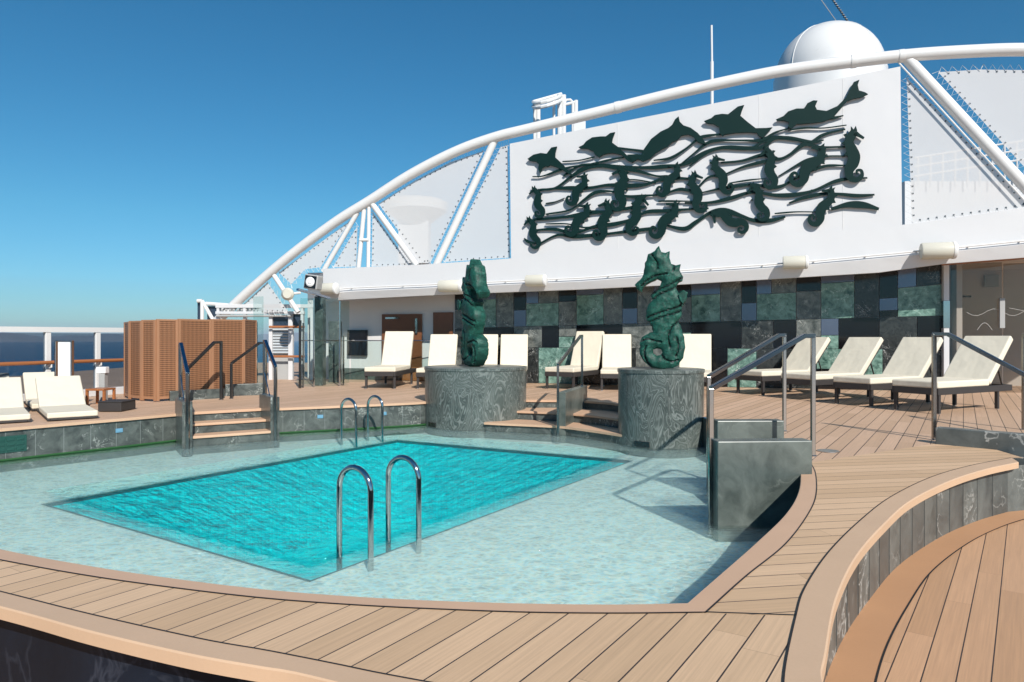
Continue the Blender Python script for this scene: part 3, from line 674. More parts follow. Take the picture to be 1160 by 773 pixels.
def seahorse(label, loc, H, thick, rz):
    e = empty('seahorse_statue', loc, label, 'statue', 'seahorse statues on marble plinths', world=False, rz=rz)
    s = H/(742-42); cx = 205
    def T(p, y): return Vector(((p[0]-cx)*s, y, (742-p[1])*s))
    from mathutils.geometry import delaunay_2d_cdt
    from mathutils import noise
    def dens(L, closed, st):
        out = []
        for a, b in zip(L, L[1:]+(L[:1] if closed else [])):
            n = max(1, int(math.hypot(b[0]-a[0], b[1]-a[1])/st))
            out += [(a[0]+(b[0]-a[0])*i/n, a[1]+(b[1]-a[1])*i/n) for i in range(n)]
        return out if closed else out+[L[-1]]
    def spiky(L, st):                                    # small nicks along the outline
        out = []
        for i, p in enumerate(dens(L, True, st)):
            a = noise.noise(Vector((p[0]*.045, p[1]*.045, 3)))*7; out.append((p[0]+a, p[1]+a*.6))
        return out
    ob_ = spiky(SO, 14); hb_ = dens(SHOLE, True, 10)
    GR = [[(q.x, q.z) for q in resample(crom([(p[0], 0, p[1]) for p in g], 6), 26)] for g in SG]
    GR += [[(q.x+9, q.z+26) for q in resample(crom([(p[0], 0, p[1]) for p in g], 6), 20)] for g in (SG[2], SG[4])]
    def inside(x, y, L):
        c = False; n = len(L)
        for i in range(n):
            x0, y0 = L[i]; x1, y1 = L[i-1]
            if (y0 > y) != (y1 > y) and x < (x1-x0)*(y-y0)/(y1-y0)+x0: c = not c
        return c
    def segd(x, y, L, closed):
        best = 1e9; n = len(L)
        for i in range(n if closed else n-1):
            x0, y0 = L[i]; x1, y1 = L[(i+1) % n]; dx, dy = x1-x0, y1-y0; q = dx*dx+dy*dy+1e-9
            t = max(0, min(1, ((x-x0)*dx+(y-y0)*dy)/q)); best = min(best, math.hypot(x-x0-dx*t, y-y0-dy*t))
        return best
    pts = list(ob_)+list(hb_); nb = len(ob_); nh = len(hb_)
    edges = [(i, (i+1) % nb) for i in range(nb)]+[(nb+i, nb+(i+1) % nh) for i in range(nh)]
    g_ = 7.5; y = 45
    while y < 742:
        x = 56
        while x < 350:
            xx, yy = x+random.uniform(-1.5, 1.5), y+random.uniform(-1.5, 1.5)
            if inside(xx, yy, ob_) and not inside(xx, yy, hb_) and segd(xx, yy, ob_, True) > 4 and segd(xx, yy, hb_, True) > 4: pts.append((xx, yy))
            x += g_
        y += g_
    vs, es, fs, _, _, _ = delaunay_2d_cdt([Vector(p) for p in pts], edges, [], 0, 1e-4)
    P_ = [(v.x, v.y) for v in vs]; H_ = []; GD = []
    for (x, y) in P_:
        de = min(segd(x, y, ob_, True), segd(x, y, hb_, True)); dg_ = min(segd(x, y, g, False) for g in GR)
        h = .62+.38*min(1, (de/34))**.55
        h -= .30*max(0, 1-dg_/7.5) if de > 5 else 0
        h += .07*noise.noise(Vector((x*.03, y*.03, 1)))+.05*noise.noise(Vector((x*.09, y*.09, 5)))
        H_.append(h*thick/2); GD.append(dg_)
    mm = MB(); nv_ = len(P_); bd = {}
    mm.v = [tuple(T(p, -h)) for p, h in zip(P_, H_)]+[tuple(T(p, h)) for p, h in zip(P_, H_)]
    for f in fs:
        cx_, cy_ = sum(P_[i][0] for i in f)/3, sum(P_[i][1] for i in f)/3
        if not inside(cx_, cy_, ob_) or inside(cx_, cy_, hb_): continue
        dk = 1 if min(segd(cx_, cy_, g, False) for g in GR) < 3.6 else 0
        mm.f.append(list(f)); mm.m.append(dk); mm.f.append([i+nv_ for i in f][::-1]); mm.m.append(dk)
        for a, b in zip(f, list(f[1:])+[f[0]]):
            k_ = (min(a, b), max(a, b)); bd[k_] = None if k_ in bd else (a, b)
    for k_, ab in bd.items():
        if ab: a, b = ab; mm.f.append([a, b, b+nv_, a+nv_]); mm.m.append(0)
    o = mm.build('body', [M['patina'], M['groove']], e, smooth=True, flat_angle=38)
    # fin, jutting out sideways
    for side in (-1, 1):
        m = MB(); poly = [(300,320),(330,302),(346,312),(342,345),(325,375),(308,352)]
        m.prism([T(p, side*(thick/2-.003)) for p in poly], [T(p, side*(thick/2+.02)) for p in poly]); m.build('fin', M['patina'], e, bevel=.004)
    return e
seahorse('green seahorse statue seen side on, snout pointing left', (P2C.x+.0, P2C.y-.05, P2H), 1.74, .24, R(-14))
seahorse('green seahorse statue seen edge on, on the wider plinth', (P1C.x-.02, P1C.y, P1H), 1.86, .29, R(120))

# ------------------------------------------------------------ pool ladders (hooped grab rails)
ldir = Vector((.545, .839, 0)); ln = Vector((-.839, .545, 0))
def hoop(mb, base, into, w=.31, zt=.176, zin=-1.0, r=.021):
    a = base; b = base+into*w; pts = [Vector((a.x, a.y, SH+.004))]; cz = zt-w/2
    for i in range(13):
        t = math.pi*i/12; c = (a+b)/2; pts.append(Vector((c.x, c.y, 0))+(-into*(w/2)*math.cos(t))+UP*(cz+(w/2)*math.sin(t)))
    pts.append(Vector((b.x, b.y, zin))); mb.tube(pts, r, 14)
def ladder(label, b1, b2, into):
    e = empty('pool_ladder', ((b1+b2)/2)+UP*SH, label, 'pool ladder', 'steel pool ladders')
    for b in (b1, b2):
        m = MB(); hoop(m, b, into); m.build('grab_hoop', M['chrome'], e, smooth=True)
    for z in (-.75, -.98):
        m = MB(); a = b1+into*.31; c = b2+into*.31; m.box(((a+c)/2)+UP*z, ((c-a).length-.04, .09, .02), ((c-a).normalized(), into, UP)); m.build('rung', M['chrome'], e)
    return e
ladder('near steel pool ladder with two hooped rails', Vector((-.985, 4.86, 0)), Vector((-.705, 5.27, 0)), ln)
ladder('far small looking steel pool ladder at the back of the pool', Vector((-2.57, 10.5, 0)), Vector((-2.27, 10.98, 0)), -ln)

# ------------------------------------------------------------ deckhouse
dh0 = PW(385, 432, 0)
house = empty('deckhouse', (dh0.x, dh0.y, 0), 'white deckhouse with marble tiled wall and long fascia behind the loungers', 'ship building')
def interp(tab, x):
    if x <= tab[0][0]:
        (x0, y0), (x1, y1) = tab[0], tab[1]
    elif x >= tab[-1][0]:
        (x0, y0), (x1, y1) = tab[-2], tab[-1]
    else:
        for (x0, y0), (x1, y1) in zip(tab, tab[1:]):
            if x0 <= x <= x1: break
    return y0+(y1-y0)*(x-x0)/(x1-x0)
LIP = [(366, 341), (500, 334), (659, 328), (780, 322), (995, 309), (1069, 299), (1160, 292), (1400, 266)]
GUT = [(366, 331), (393, 328.5), (659, 317), (780, 308), (900, 300), (1060, 285), (1160, 275), (1400, 246)]
FTOP = [(345, 306), (359, 305), (477, 300), (580, 293), (800, 273), (1033, 254), (1160, 235.5), (1400, 196)]
OF = .95
cols = [366, 400, 440, 477, 520, 560, 600, 659, 720, 780, 840, 900, 950, 995, 1035, 1069, 1110, 1160, 1250, 1400]
m = MB(); secs = []
for x in cols:
    secs.append([PW(x, interp(FTOP, x), OF), PW(x, interp(GUT, x)-2, OF), PW(x, interp(GUT, x)+2.5, OF)+WN3*.10, PW(x, interp(LIP, x), OF)+WN3*.02, PW(x, interp(LIP, x), OF)-WN3*.10])
    b = secs[-1][-1]; secs[-1].append(Vector((b.x, b.y, b.z+.35))-WN3*.02); a = secs[-1][0]; secs[-1].append(Vector((a.x, a.y, a.z))-WN3*.3)
for a, b in zip(secs, secs[1:]):
    for i in range(len(a)-1): m.add([a[i], b[i], b[i+1], a[i+1]], [(0, 1, 2, 3)])
m.add(secs[0], [tuple(range(len(secs[0])))]); 
m.build('fascia', M['white'], house)
# soffit sloping up to the wall, roof slab
m = MB()
pa = [PW(x, interp(LIP, x)+.2, OF)-WN3*.08 for x in cols]; pb = [PW(x, interp(LIP, x), 0) for x in cols]
sof_l = [i for i, x in enumerate(cols)]
m.band([p+UP*.01 for p in pa], [Vector((q.x, q.y, max(q.z-.0, p.z+.03))) for p, q in zip(pa, pb)])
m.build('soffit', M['white'], house)
m = MB(); pc = [Vector((q.x, q.y, p.z-.02))-WN3*3.4 for p, q in zip([s[0] for s in secs], pb)]
m.band([s[0]-UP*.02 for s in secs], pc); m.build('roof', M['white'], house)
# marble wall (x from 515 to 1068)
def zrow(x, f, row):
    top_ = interp(LIP, x)-2; sp = 371-(x-560)*.0259; b3 = HY+(EYE-.85)*FPX/PW(x, 400, 0).y; base = HY+EYE*FPX/PW(x, 400, 0).y
    t_ = {1: (top_, sp), 2: (sp, b3), 3: (b3, base)}[row]; return t_[0]+(t_[1]-t_[0])*f
TILES = [(515,530,1,0,.5,'t_black'),(515,530,1,.5,1,'t_grey'),(530,545,1,0,1,'t_grey'),(545,562,1,0,.22,'t_blue'),(545,562,1,.22,1,'t_green'),(562,582,1,0,1,'t_grey'),(582,596,1,0,.55,'t_black'),(582,596,1,.55,1,'t_blue'),
 (596,610,1,0,.38,'t_blue'),(610,633,1,0,.38,'t_grey'),(596,633,1,.38,1,'t_green'),(633,653,1,0,.36,'t_black'),(633,653,1,.36,1,'t_grey'),(653,684,1,0,.2,'t_blue'),(653,684,1,.2,1,'t_green'),(684,705,1,0,1,'t_grey'),(705,722,1,0,.6,'t_black'),(705,722,1,.6,1,'t_blue'),
 (722,740,1,0,1,'t_grey'),(740,757,1,0,.3,'t_blue'),(740,757,1,.3,1,'t_green'),(757,783,1,0,.38,'t_black'),(757,783,1,.38,1,'t_grey'),(783,816,1,0,.33,'t_blue'),(783,816,1,.33,1,'t_green'),(816,840,1,0,1,'t_grey'),(840,857,1,0,.58,'t_black'),(840,857,1,.58,1,'t_blue'),
 (857,874,1,0,.38,'t_blue'),(874,902,1,0,.38,'t_grey'),(857,902,1,.38,1,'t_green'),(902,930,1,0,.36,'t_black'),(902,930,1,.36,1,'t_grey'),(930,968,1,0,.2,'t_blue'),(930,968,1,.2,1,'t_green'),(968,996,1,0,1,'t_vein'),(996,1017,1,0,.6,'t_black'),(996,1017,1,.6,.86,'t_blue'),(996,1017,1,.86,1,'t_black'),
 (1017,1038,1,0,.41,'t_blue'),(1038,1067,1,0,.41,'t_vein'),(1017,1067,1,.41,1,'t_green'),
 (515,545,2,0,1,'t_vein'),(545,582,2,0,.5,'t_black'),(545,582,2,.5,1,'t_grey'),(582,614,2,0,1,'t_grey'),(614,633,2,0,1,'t_black'),(633,653,2,0,.5,'t_grey'),(633,653,2,.5,1,'t_green'),(653,705,2,0,1,'t_black'),(705,740,2,0,1,'t_grey'),(740,783,2,0,.4,'t_black'),(740,783,2,.4,1,'t_green'),
 (783,840,2,0,1,'t_black'),(840,876,2,0,1,'t_vein'),(876,902,2,0,1,'t_black'),(902,930,2,0,.6,'t_grey'),(902,930,2,.6,1,'t_green'),(930,950,2,0,.55,'t_blue'),(930,950,2,.55,1,'t_green'),(950,996,2,0,1,'t_black'),(996,1039,2,0,1,'t_vein'),(1039,1067,2,0,1,'t_black'),
 (515,560,3,0,1,'t_grey'),(560,610,3,0,1,'t_vein'),(610,660,3,0,1,'t_green'),(660,720,3,0,1,'t_vein'),(720,783,3,0,1,'t_grey'),(783,824,3,0,1,'t_black'),(824,857,3,0,1,'t_green'),(857,925,3,0,1,'t_vein'),(925,978,3,0,.5,'t_green'),(925,978,3,.5,1,'t_black'),(978,1000,3,0,1,'t_green'),(1000,1067,3,0,1,'t_vein')]
mk = ['t_black', 't_green', 't_grey', 't_vein', 't_blue']; m = MB()
for i, (x0, x1, row, f0, f1, mt) in enumerate(TILES):
    g = .35; o_ = .02+(i % 3)*.0015
    q = [PW(x0+g, zrow(x0+g, f0, row)+.3, o_), PW(x1-g, zrow(x1-g, f0, row)+.3, o_), PW(x1-g, zrow(x1-g, f1, row)-.3, o_), PW(x0+g, zrow(x0+g, f1, row)-.3, o_)]
    m.prism(q, [p-WN3*.018 for p in q], mk.index(mt))
m.build('marble_tiling', [M[k] for k in mk], house)
def wallbox(name, x0, x1, y0, y1, o, th, mat, par, bevel=0, base0=False):
    """board on the wall plane between two photo columns; y values at each end share the left column's height"""
    a = PW(x0, y1, o); b = PW(x1, y1, o); z1 = PW((x0+x1)/2, y0, o).z; z0 = 0.0 if base0 else PW((x0+x1)/2, y1, o).z
    c = (a+b)/2; c.z = (z0+z1)/2; mm = MB(); mm.box(c, ((Vector((b.x, b.y, 0))-Vector((a.x, a.y, 0))).length, th, z1-z0), (WD3, WN3, UP))
    return mm.build(name, mat, par, bevel=bevel)
m = MB(); a = PW(350, 340, -.1); b = PW(1069, 300, -.1)
m.box(((a+b)/2).xy.to_3d()+UP*1.4, ((b-a).xy.length, .12, 2.8), (WD3, WN3, UP)); m.build('wall', M['room'], house)
wallbox('base_panel', 388, 515, 418, 432, -.03, .03, M['block_marble'], house, base0=True)
d1 = wallbox('door', 433, 478, 356, 431, .0, .05, M['teak_dark'], house, .004, True)
wallbox('door', 491, 513, 354, 431, .0, .05, M['teak_dark'], house, .004, True)
wallbox('closer', 437, 452, 359.5, 361.5, .05, .05, M['chrome'], house)
wallbox('wall_screen', 394, 416, 374, 403, .03, .06, M['black'], house, .006)
wallbox('door_handle', 470.5, 473, 361, 378, .05, .04, M['chrome'], house)
wallbox('kick_panel', 455, 482, 416, 431, .06, .03, M['teak_orange'], house)
# right room with glass
m = MB(); a = PW(1072, 300, -2.4); b = PW(1400, 300, -2.4)
m.box(((a+b)/2).xy.to_3d()+UP*1.5, ((b-a).xy.length+2.5, .1, 3.0), (WD3, WN3, UP))
c1 = PW(1070, 300, -1.2); m.box(c1.xy.to_3d()-WD3*.05+UP*1.5, (.1, 2.4, 3.0), (WD3, WN3, UP)); m.build('back_room_wall', M['beige'], house)
m = MB(); q = [PW(1072, 300, .0), PW(1400, 300, 0), PW(1400, 300, -2.4), PW(1072, 300, -2.4)]
for p in q: p.z = 2.5
m.slab([p.xy for p in q], 2.62, 2.70); m.build('room_ceiling', M['beige'], house)
m = MB(); pa2 = [PW(x, interp(LIP, x)+1.0, OF)-WN3*.13 for x in cols if x >= 1069]
m.band([p for p in pa2], [p+UP*.035 for p in pa2]); m.band(pa2, [p-WN3*.05 for p in pa2]); m.build('teak_trim', M['teak_orange'], house, recalc=False)
for x0, x1 in ((1077, 1135), (1136.5, 1200), (1202, 1280)):
    g = wallbox('glass_panel', x0, x1, 298, 440, .0, .012, M['room_glass'], house)
post = wallbox('corner_post', 1068, 1074.5, 300, 440, .10, .12, M['white'], house, .01)
wallbox('post_sleeve', 1067.6, 1075, 341, 372, .10, .135, M['chrome'], house, .004)
wallbox('pull_handle', 1132, 1138, 338, 372, .05, .06, M['grey_plastic'], house, .006)
wallbox('vent_plate', 1115, 1131, 312, 325, -2.3, .04, M['grey_plastic'], house)
m = MB(); a = PW(1087, 330, -1.0)
m.tube([PW(1087, 329, -1.0), PW(1087, 390, -1.0)], .03, 8); m.tube([PW(1080, 336, -1.0), PW(1100, 336, -1.0)], .02, 8); m.build('shower_fitting', M['steel_dark'], house)
wv_ = NT('etched glass'); wv_.set(Base_Color=(.36, .35, .33), Roughness=.6)
m = MB(); L = [PW(1095+6*i, 354+4*math.sin(i*.9), .012) for i in range(12)]; m.tube(L, .005, 6)
L = [PW(1107+1.2*i, 374-8*math.sin(i*math.pi/14), .012) for i in range(15)]; m.tube(L, .006, 6)
L = [PW(1143+4*i, 349+.8*i, .012) for i in range(8)]; m.tube(L, .005, 6); m.build('etched_line', wv_.m, house)
# sign panel above the fascia
STOP = [(578, 163), (663, 145), (806, 117.6), (881, 102), (1020, 75)]
m = MB(); q = [PW(579, interp(FTOP, 579)+3, OF-.02), PW(1022, interp(FTOP, 1022)+3, OF-.02), PW(1020, 75.5, OF-.02), PW(800, 119, OF-.02), PW(577.5, 163, OF-.02)]
m.prism(q, [p-WN3*.15 for p in q]); m.build('billboard_wall', M['white'], house)
for x, dz in ((700, 0), (860, 0), (955, 0)):      # hairline plate seams
    m = MB(); a = PW(x, interp(STOP, x)+2, OF-.018); b = PW(x, interp(FTOP, x), OF-.018); m.tube([a, b], .004, 6); m.build('plate_seam', M['white_tube'], house)
m = MB(); m.tube([PW(x, interp(GUT, x)-1.5, OF)+WN3*.13 for x in cols if x <= 1250], .018, 8)
for x in range(400, 1160, 58): m.tube([PW(x, interp(GUT, x)-1.5, OF)+WN3*.13, PW(x, interp(GUT, x)-1.5, OF)], .014, 6)
m.build('conduit', M['white_tube'], house)
# drum lamps on the fascia
def drum(px, py, wpx, hpx, label, flip=1):
    c = PW(px, py, OF)+WN3*.26; sc = c.y/FPX; L_ = wpx*sc; r = hpx*sc/2
    e = empty('drum_light', c, label, 'floodlight', 'cream drum lights along the fascia')
    ax = (UP, WN3, WD3)
    m = MB(); m.lathe([(r*.92, -L_/2), (r, -L_/2+.02), (r*1.0, L_/2*.72), (r*.97, L_/2*.74)], c, 28, ax=ax); m.build('housing', M['cream_paint'], e, smooth=True)
    m = MB(); m.lathe([(r*1.03, L_/2*.74), (r*1.05, L_/2*.80), (r*1.0, L_/2*.92), (r*.75, L_/2)], c, 28, ax=ax); m.build('end_cap', M['white_tube'], e, smooth=True)
    m = MB(); m.box(c-WN3*.16+UP*(-r*.2), (.06, .22, .05), (WD3, WN3, UP)); m.build('bracket', M['white_tube'], e)
drum(380, 328, 20, 13, 'leftmost cream drum light, by the horn speaker')
drum(516, 325, 29, 13.5, 'cream drum light behind the edge-on seahorse')
drum(611, 319, 24, 13, 'cream drum light between the two seahorses')
drum(900, 299, 27, 15, 'cream drum light above the second gap of right loungers')
drum(1059, 286, 36, 19, 'largest looking cream drum light above the right corner post')
# ------------------------------------------------------------ truss
OA = OF-.06
truss = empty('roof_truss', PW(250, 432, OA).xy.to_3d(), 'white curved steel tube truss sweeping over the deckhouse', 'truss')
ARCH = [(225,384),(250,360),(284,328),(331,288),(381,251),(418,228),(465,198),(516,172),(560,156),(600,146),(679,127),(758,107.5),(837,90),(889,80),(961,70.5),(1033,62.5),(1106,58),(1160,56.5),(1250,58),(1400,68)]
L = crom([PW(x, y, OA) for x, y in ARCH], 6); m = MB(); m.tube(L, .118, 20); m.build('arch_tube', M['white_tube'], truss, smooth=True)
m = MB()
for x in (700, 967, 1021):
    m = MB(); y = interp(ARCH, x); a = PW(x-3, interp(ARCH, x-3), OA); b = PW(x+3, interp(ARCH, x+3), OA); m.tube([a, b], .128, 20)
    m.build('tube_collar', M['white_tube'], truss, smooth=True)
def strut(a, b, r=.07, n=1):
    mm = MB(); mm.tube([PW(*a, OA-.03), PW(*b, OA-.03)], r, 14); mm.build('strut', M['white_tube'], truss, smooth=True)
for a, b, r in (((309, 310), (338, 354), .06), ((405, 241), (366, 308), .06), ((413, 232), (406, 305), .055), ((418, 231), (417, 305), .045), ((420, 229), (472, 301), .07), ((561, 158), (494, 301), .085), ((1027, 66), (1175, 226), .105)): strut(a, b, r)
m = MB(); m.tube([PW(407.5, 272, OA), PW(418, 272, OA)], .04, 10); m.build('rung', M['white_tube'], truss)
for dx in (-11, 13):
    m = MB(); m.tube([PW(1027+dx, 66+(3 if dx < 0 else 10), OA+.02), PW(1175+dx, 226+(5 if dx < 0 else 8), OA+.02)], .016, 8); m.build('tension_wire', M['white_tube'], truss)
wallm = MB(); 
CAN = [([(264,356),(303,320),(326,353)], 'small low canvas triangle at the left foot of the arch'),
       ([(316,309),(396,251),(363,303),(346,305),(330,322)], 'canvas panel left of the paired upright tubes'),
       ([(405,256),(403.5,302),(377,303)], 'tiny canvas triangle tucked left of the paired upright tubes'),
       ([(422,240),(421,302),(465,301)], 'canvas triangle right of the paired upright tubes'),
       ([(429,231),(470,205),(510,184),(548,171),(488,297),(478,298)], 'large canvas panel with the radar mast showing behind it'),
       ([(567,167),(575,164.5),(578,292),(503,297)], 'canvas panel touching the left edge of the white billboard wall'),
       ([(1027,88),(1033,252.5),(1160,234.5),(1163,230)], 'canvas triangle below the thick right strut, railing behind it'),
       ([(1063,82),(1110,79),(1190,80),(1190,222)], 'canvas panel above the thick right strut')]
for poly, lab in CAN:
    c = sum((PW(x, y, OA-.1) for x, y in poly), Vector())/len(poly)
    e = empty('canvas_panel', c, lab, 'canvas panel', 'laced mesh canvas panels in the truss')
    q = [PW(x, y, OA-.1) for x, y in poly]; mm = MB(); b = len(mm.v)
    mm.v += [tuple(p) for p in q]
    for t in tessellate_polygon([q]): mm.f.append(list(t)); mm.m.append(0)
    mm.build('canvas', M['canvas'], e)
    cc = sum(q, Vector())/len(q); lace = MB(); eye_ = MB()
    for a, b_ in zip(q, q[1:]+q[:1]):
        n = max(3, int((b_-a).length/.14)); t = (b_-a).normalized(); out = WN3.cross(t).normalized()
        if out.dot(a-cc) < 0: out = -out
        pts = []
        for i in range(n+1):
            p = a.lerp(b_, i/n); pin = p-out*.035; pout = p+out*.10+t*.05
            pts += [pin+WN3*.006, pout+WN3*.006]
            if 0 < i < n: eye_.box(pin+WN3*.006, (.026, .006, .026), (t, WN3, out))
        lace.tube(pts, .005, 5)
    b = len(lace.v); lace.v += eye_.v; lace.f += [[i+b for i in f] for f in eye_.f]; lace.m += [1]*len(eye_.f)
    lace.build('lacing', [M['white_tube'], M['steel_dark']], e)
# the canvases' edge ropes near the billboard
# ------------------------------------------------------------ sculpture
OS = OF+.045
art = empty('wall_sculpture', PW(800, 260, OS), 'dark green metal sculpture of dolphins, seahorses and waves on the white wall', 'wall sculpture')
def C1(p): return (580+p[0]/3.681, 80+p[1]/3.681)
def ART(p, o=0.0): x, y = C1(p); return PW(x, y, OS+o)
def plate(name, pts, h=.022, smooth_n=3):
    L = [ART(p) for p in pts]; mm = MB(); mm.prism([p+WN3*h for p in L], [p-WN3*h for p in L]); return mm.build(name, M['bronze'], art)
D = [[(65,370),(90,352),(120,345),(145,348),(165,322),(188,318),(181,345),(180,362),(205,385),(228,408),(250,432),(256,447),(235,430),(205,412),(180,402),(160,396),(148,403),(140,400),(127,408),(118,430),(110,412),(113,392),(100,380),(75,378)],
 [(278,321),(298,311),(310,296),(335,280),(370,276),(392,276),(410,262),(430,258),(420,285),(417,301),(440,318),(465,340),(494,368),(505,385),(485,378),(455,352),(420,345),(400,347),(380,352),(364,364),(346,352),(340,338),(315,327),(285,326)],
 [(480,352),(520,350),(540,352),(550,330),(580,287),(620,256),(652,241),(668,228),(680,205),(695,192),(700,215),(715,230),(745,240),(775,262),(795,285),(812,310),(790,305),(775,300),(757,277),(735,268),(705,273),(690,292),(668,300),(650,318),(625,330),(600,346),(578,368),(545,380),(525,370),(500,385),(490,368)],
 [(801,212),(831,200),(846,187),(876,182),(901,184),(921,168),(941,152),(968,145),(958,170),(952,190),(981,215),(1016,242),(1060,241),(1086,238),(1064,262),(1046,282),(1031,275),(1021,261),(986,259),(936,261),(886,268),(878,276),(866,262),(864,237),(841,224),(811,221)],
 [(1101,205),(1131,192),(1151,172),(1186,160),(1218,160),(1231,138),(1256,126),(1274,127),(1264,150),(1271,165),(1311,170),(1356,150),(1391,115),(1408,80),(1424,50),(1448,40),(1441,62),(1446,85),(1471,92),(1484,100),(1461,112),(1426,118),(1396,130),(1361,170),(1336,200),(1296,215),(1236,222),(1186,225),(1163,245),(1151,237),(1155,216),(1131,209),(1106,211)]]
for p in D: plate('dolphin', p, .024)
def stroke(mb, pts, wd, h, o=0.0, taper=True, n=None):
    wd = [q*1.12 for q in wd] if isinstance(wd, list) else wd*1.45
    L = [Vector(p) for p in pts]; L3 = crom([(p.x, p.y, 0) for p in L], 6); m_ = len(L3); A = []; B = []
    for i, p in enumerate(L3):
        t = (L3[min(i+1, m_-1)]-L3[max(i-1, 0)]).normalized(); nn = Vector((-t.y, t.x, 0))
        if isinstance(wd, list): k_ = i/(m_-1)*(len(wd)-1); j = min(int(k_), len(wd)-2); w_ = wd[j]+(wd[j+1]-wd[j])*(k_-j)
        else: w_ = wd*(.35+.65*math.sin(math.pi*min(1, max(0, (i+.6)/(m_+.2))))**.5*(.8+.35*math.sin(i*.37+pts[0][0])))
        A.append(p+nn*w_/2); B.append(p-nn*w_/2)
    f = [ART((p.x, p.y), o+h) for p in A]; g = [ART((p.x, p.y), o+h) for p in B]; f2 = [ART((p.x, p.y), o-h) for p in A]; g2 = [ART((p.x, p.y), o-h) for p in B]
    mb.band(f, g); mb.band(g2, f2); mb.band(f2, f); mb.band(g, g2)
    mb.add([f[0], g[0], g2[0], f2[0]], [(0, 1, 2, 3)]); mb.add([f[-1], g[-1], g2[-1], f2[-1]], [(0, 1, 2, 3)])
WV = [([(85,443),(130,440),(200,415),(260,400),(330,390),(420,370),(480,360)],7),([(210,380),(280,375),(345,360)],6),([(115,497),(180,490),(250,440),(300,410),(360,400),(430,405),(520,418),(600,440),(650,440)],11),
 ([(215,440),(250,415),(290,395),(360,395),(450,400),(560,405),(640,400),(700,395),(736,383),(800,345),(850,325),(900,321),(1000,323),(1040,300),(1100,280),(1180,288),(1240,300),(1290,272),(1330,258),(1390,245)],12),
 ([(430,322),(500,330),(560,338)],9),([(590,375),(660,365),(720,330),(770,290),(800,275),(870,266),(900,264)],9),([(700,395),(760,345),(810,305),(860,292),(960,292),(1040,290),(1100,258),(1160,240)],9),
 ([(740,400),(810,345),(870,324),(960,327),(1040,322),(1090,287),(1150,278),(1250,298),(1300,290)],10),([(110,500),(180,492),(240,490),(320,490),(400,478),(500,480),(560,475),(620,455),(690,450),(760,452)],12),
 ([(140,555),(180,548),(220,532)],5),([(140,600),(240,582),(300,540),(350,508),(420,505),(480,525),(560,522),(620,518)],9),([(90,622),(180,615),(260,605),(330,592),(400,588),(500,572),(560,570)],12),
 ([(100,665),(180,662),(260,678),(340,652),(430,640),(500,620),(560,590),(640,585),(740,578),(820,575)],11),([(110,725),(190,686),(260,692),(360,685),(450,675),(560,662),(600,655)],11),
 ([(640,645),(720,660),(770,630),(830,592),(890,585),(960,608),(1010,625),(1080,625),(1140,610)],15),([(610,545),(680,545),(760,545)],6),([(640,512),(700,495),(760,498),(820,445),(880,438)],9),
 ([(790,510),(880,490),(960,480),(1010,475),(1080,487),(1130,480),(1200,440),(1300,400),(1390,396)],10),([(720,552),(830,550),(920,530),(1000,508),(1100,520),(1180,518),(1260,500),(1340,465),(1400,452),(1482,448)],12),
 ([(1155,553),(1220,530),(1300,514),(1360,515),(1440,522),(1512,518)],11),([(1095,597),(1180,590),(1270,590)],6),([(1330,578),(1400,560),(1470,562),(1530,578)],19),
 ([(870,385),(960,376),(1050,352),(1110,370),(1160,350),(1220,308),(1290,320),(1390,318)],12),([(890,432),(970,400),(1060,378),(1110,372)],9),([(1110,442),(1180,400),(1240,370),(1310,358),(1390,357)],8),([(905,470),(990,457),(1060,450)],5),
 ([(1150,250),(1220,240),(1300,240),(1395,228)],6),([(1320,202),(1350,196),(1382,188)],8),([(50,700),(70,715),(110,722)],7),([(430,470),(500,455),(600,470)],6),([(140,640),(230,640),(300,655),(380,648)],6)]
for i, (pts, wd) in enumerate(WV):
    m = MB(); stroke(m, pts, wd, .010, o=-.008-.0045*(i % 5)); m.build('wave_ribbon', M['bronze'], art)
# one small seahorse, head at (0,0) and curl bottom at (0,1); x to the side it faces
SP = [(.02,.07),(-.04,.16),(-.08,.27),(-.03,.40),(.02,.53),(.0,.66),(-.07,.79),(-.04,.93),(.08,.97),(.17,.90),(.16,.80),(.08,.80),(.08,.87)]
SWD = [.13,.15,.15,.19,.21,.20,.16,.12,.09,.07,.055,.045,.03]
SNT = [(.02,.09),(.11,.14),(.20,.19)]; SCR = [[(-.05,.10),(-.05,-.03),(.0,.03),(.04,-.04),(.07,.05)], [(-.12,.20),(-.19,.13),(-.12,.10)], [(-.14,.34),(-.22,.29),(-.16,.24)], [(-.12,.44),(-.17,.50),(-.08,.55)]]
def small_horse(h, t, flip):
    h = Vector(h); t = Vector(t); ax = t-h; Ls = ax.length; v = ax/Ls; u = Vector((v.y, -v.x))*(1 if flip > 0 else -1)
    if True: u = Vector((-v.y, v.x))*(-flip)
    def X(p): q = h+v*(p[1]*Ls)+u*(p[0]*Ls); return (q.x, q.y)
    m = MB(); stroke(m, [X(p) for p in SP], [q*Ls for q in SWD], .018, o=.012)
    stroke(m, [X(p) for p in SNT], [.10*Ls, .06*Ls, .045*Ls], .018, o=.012)
    for k_, c in enumerate(SCR):
        L = [ART(X(p), .012) for p in c]; m.prism([p+WN3*(.016-.001*k_) for p in L], [p-WN3*(.016-.001*k_) for p in L])
    m.build('small_seahorse', M['bronze'], art)
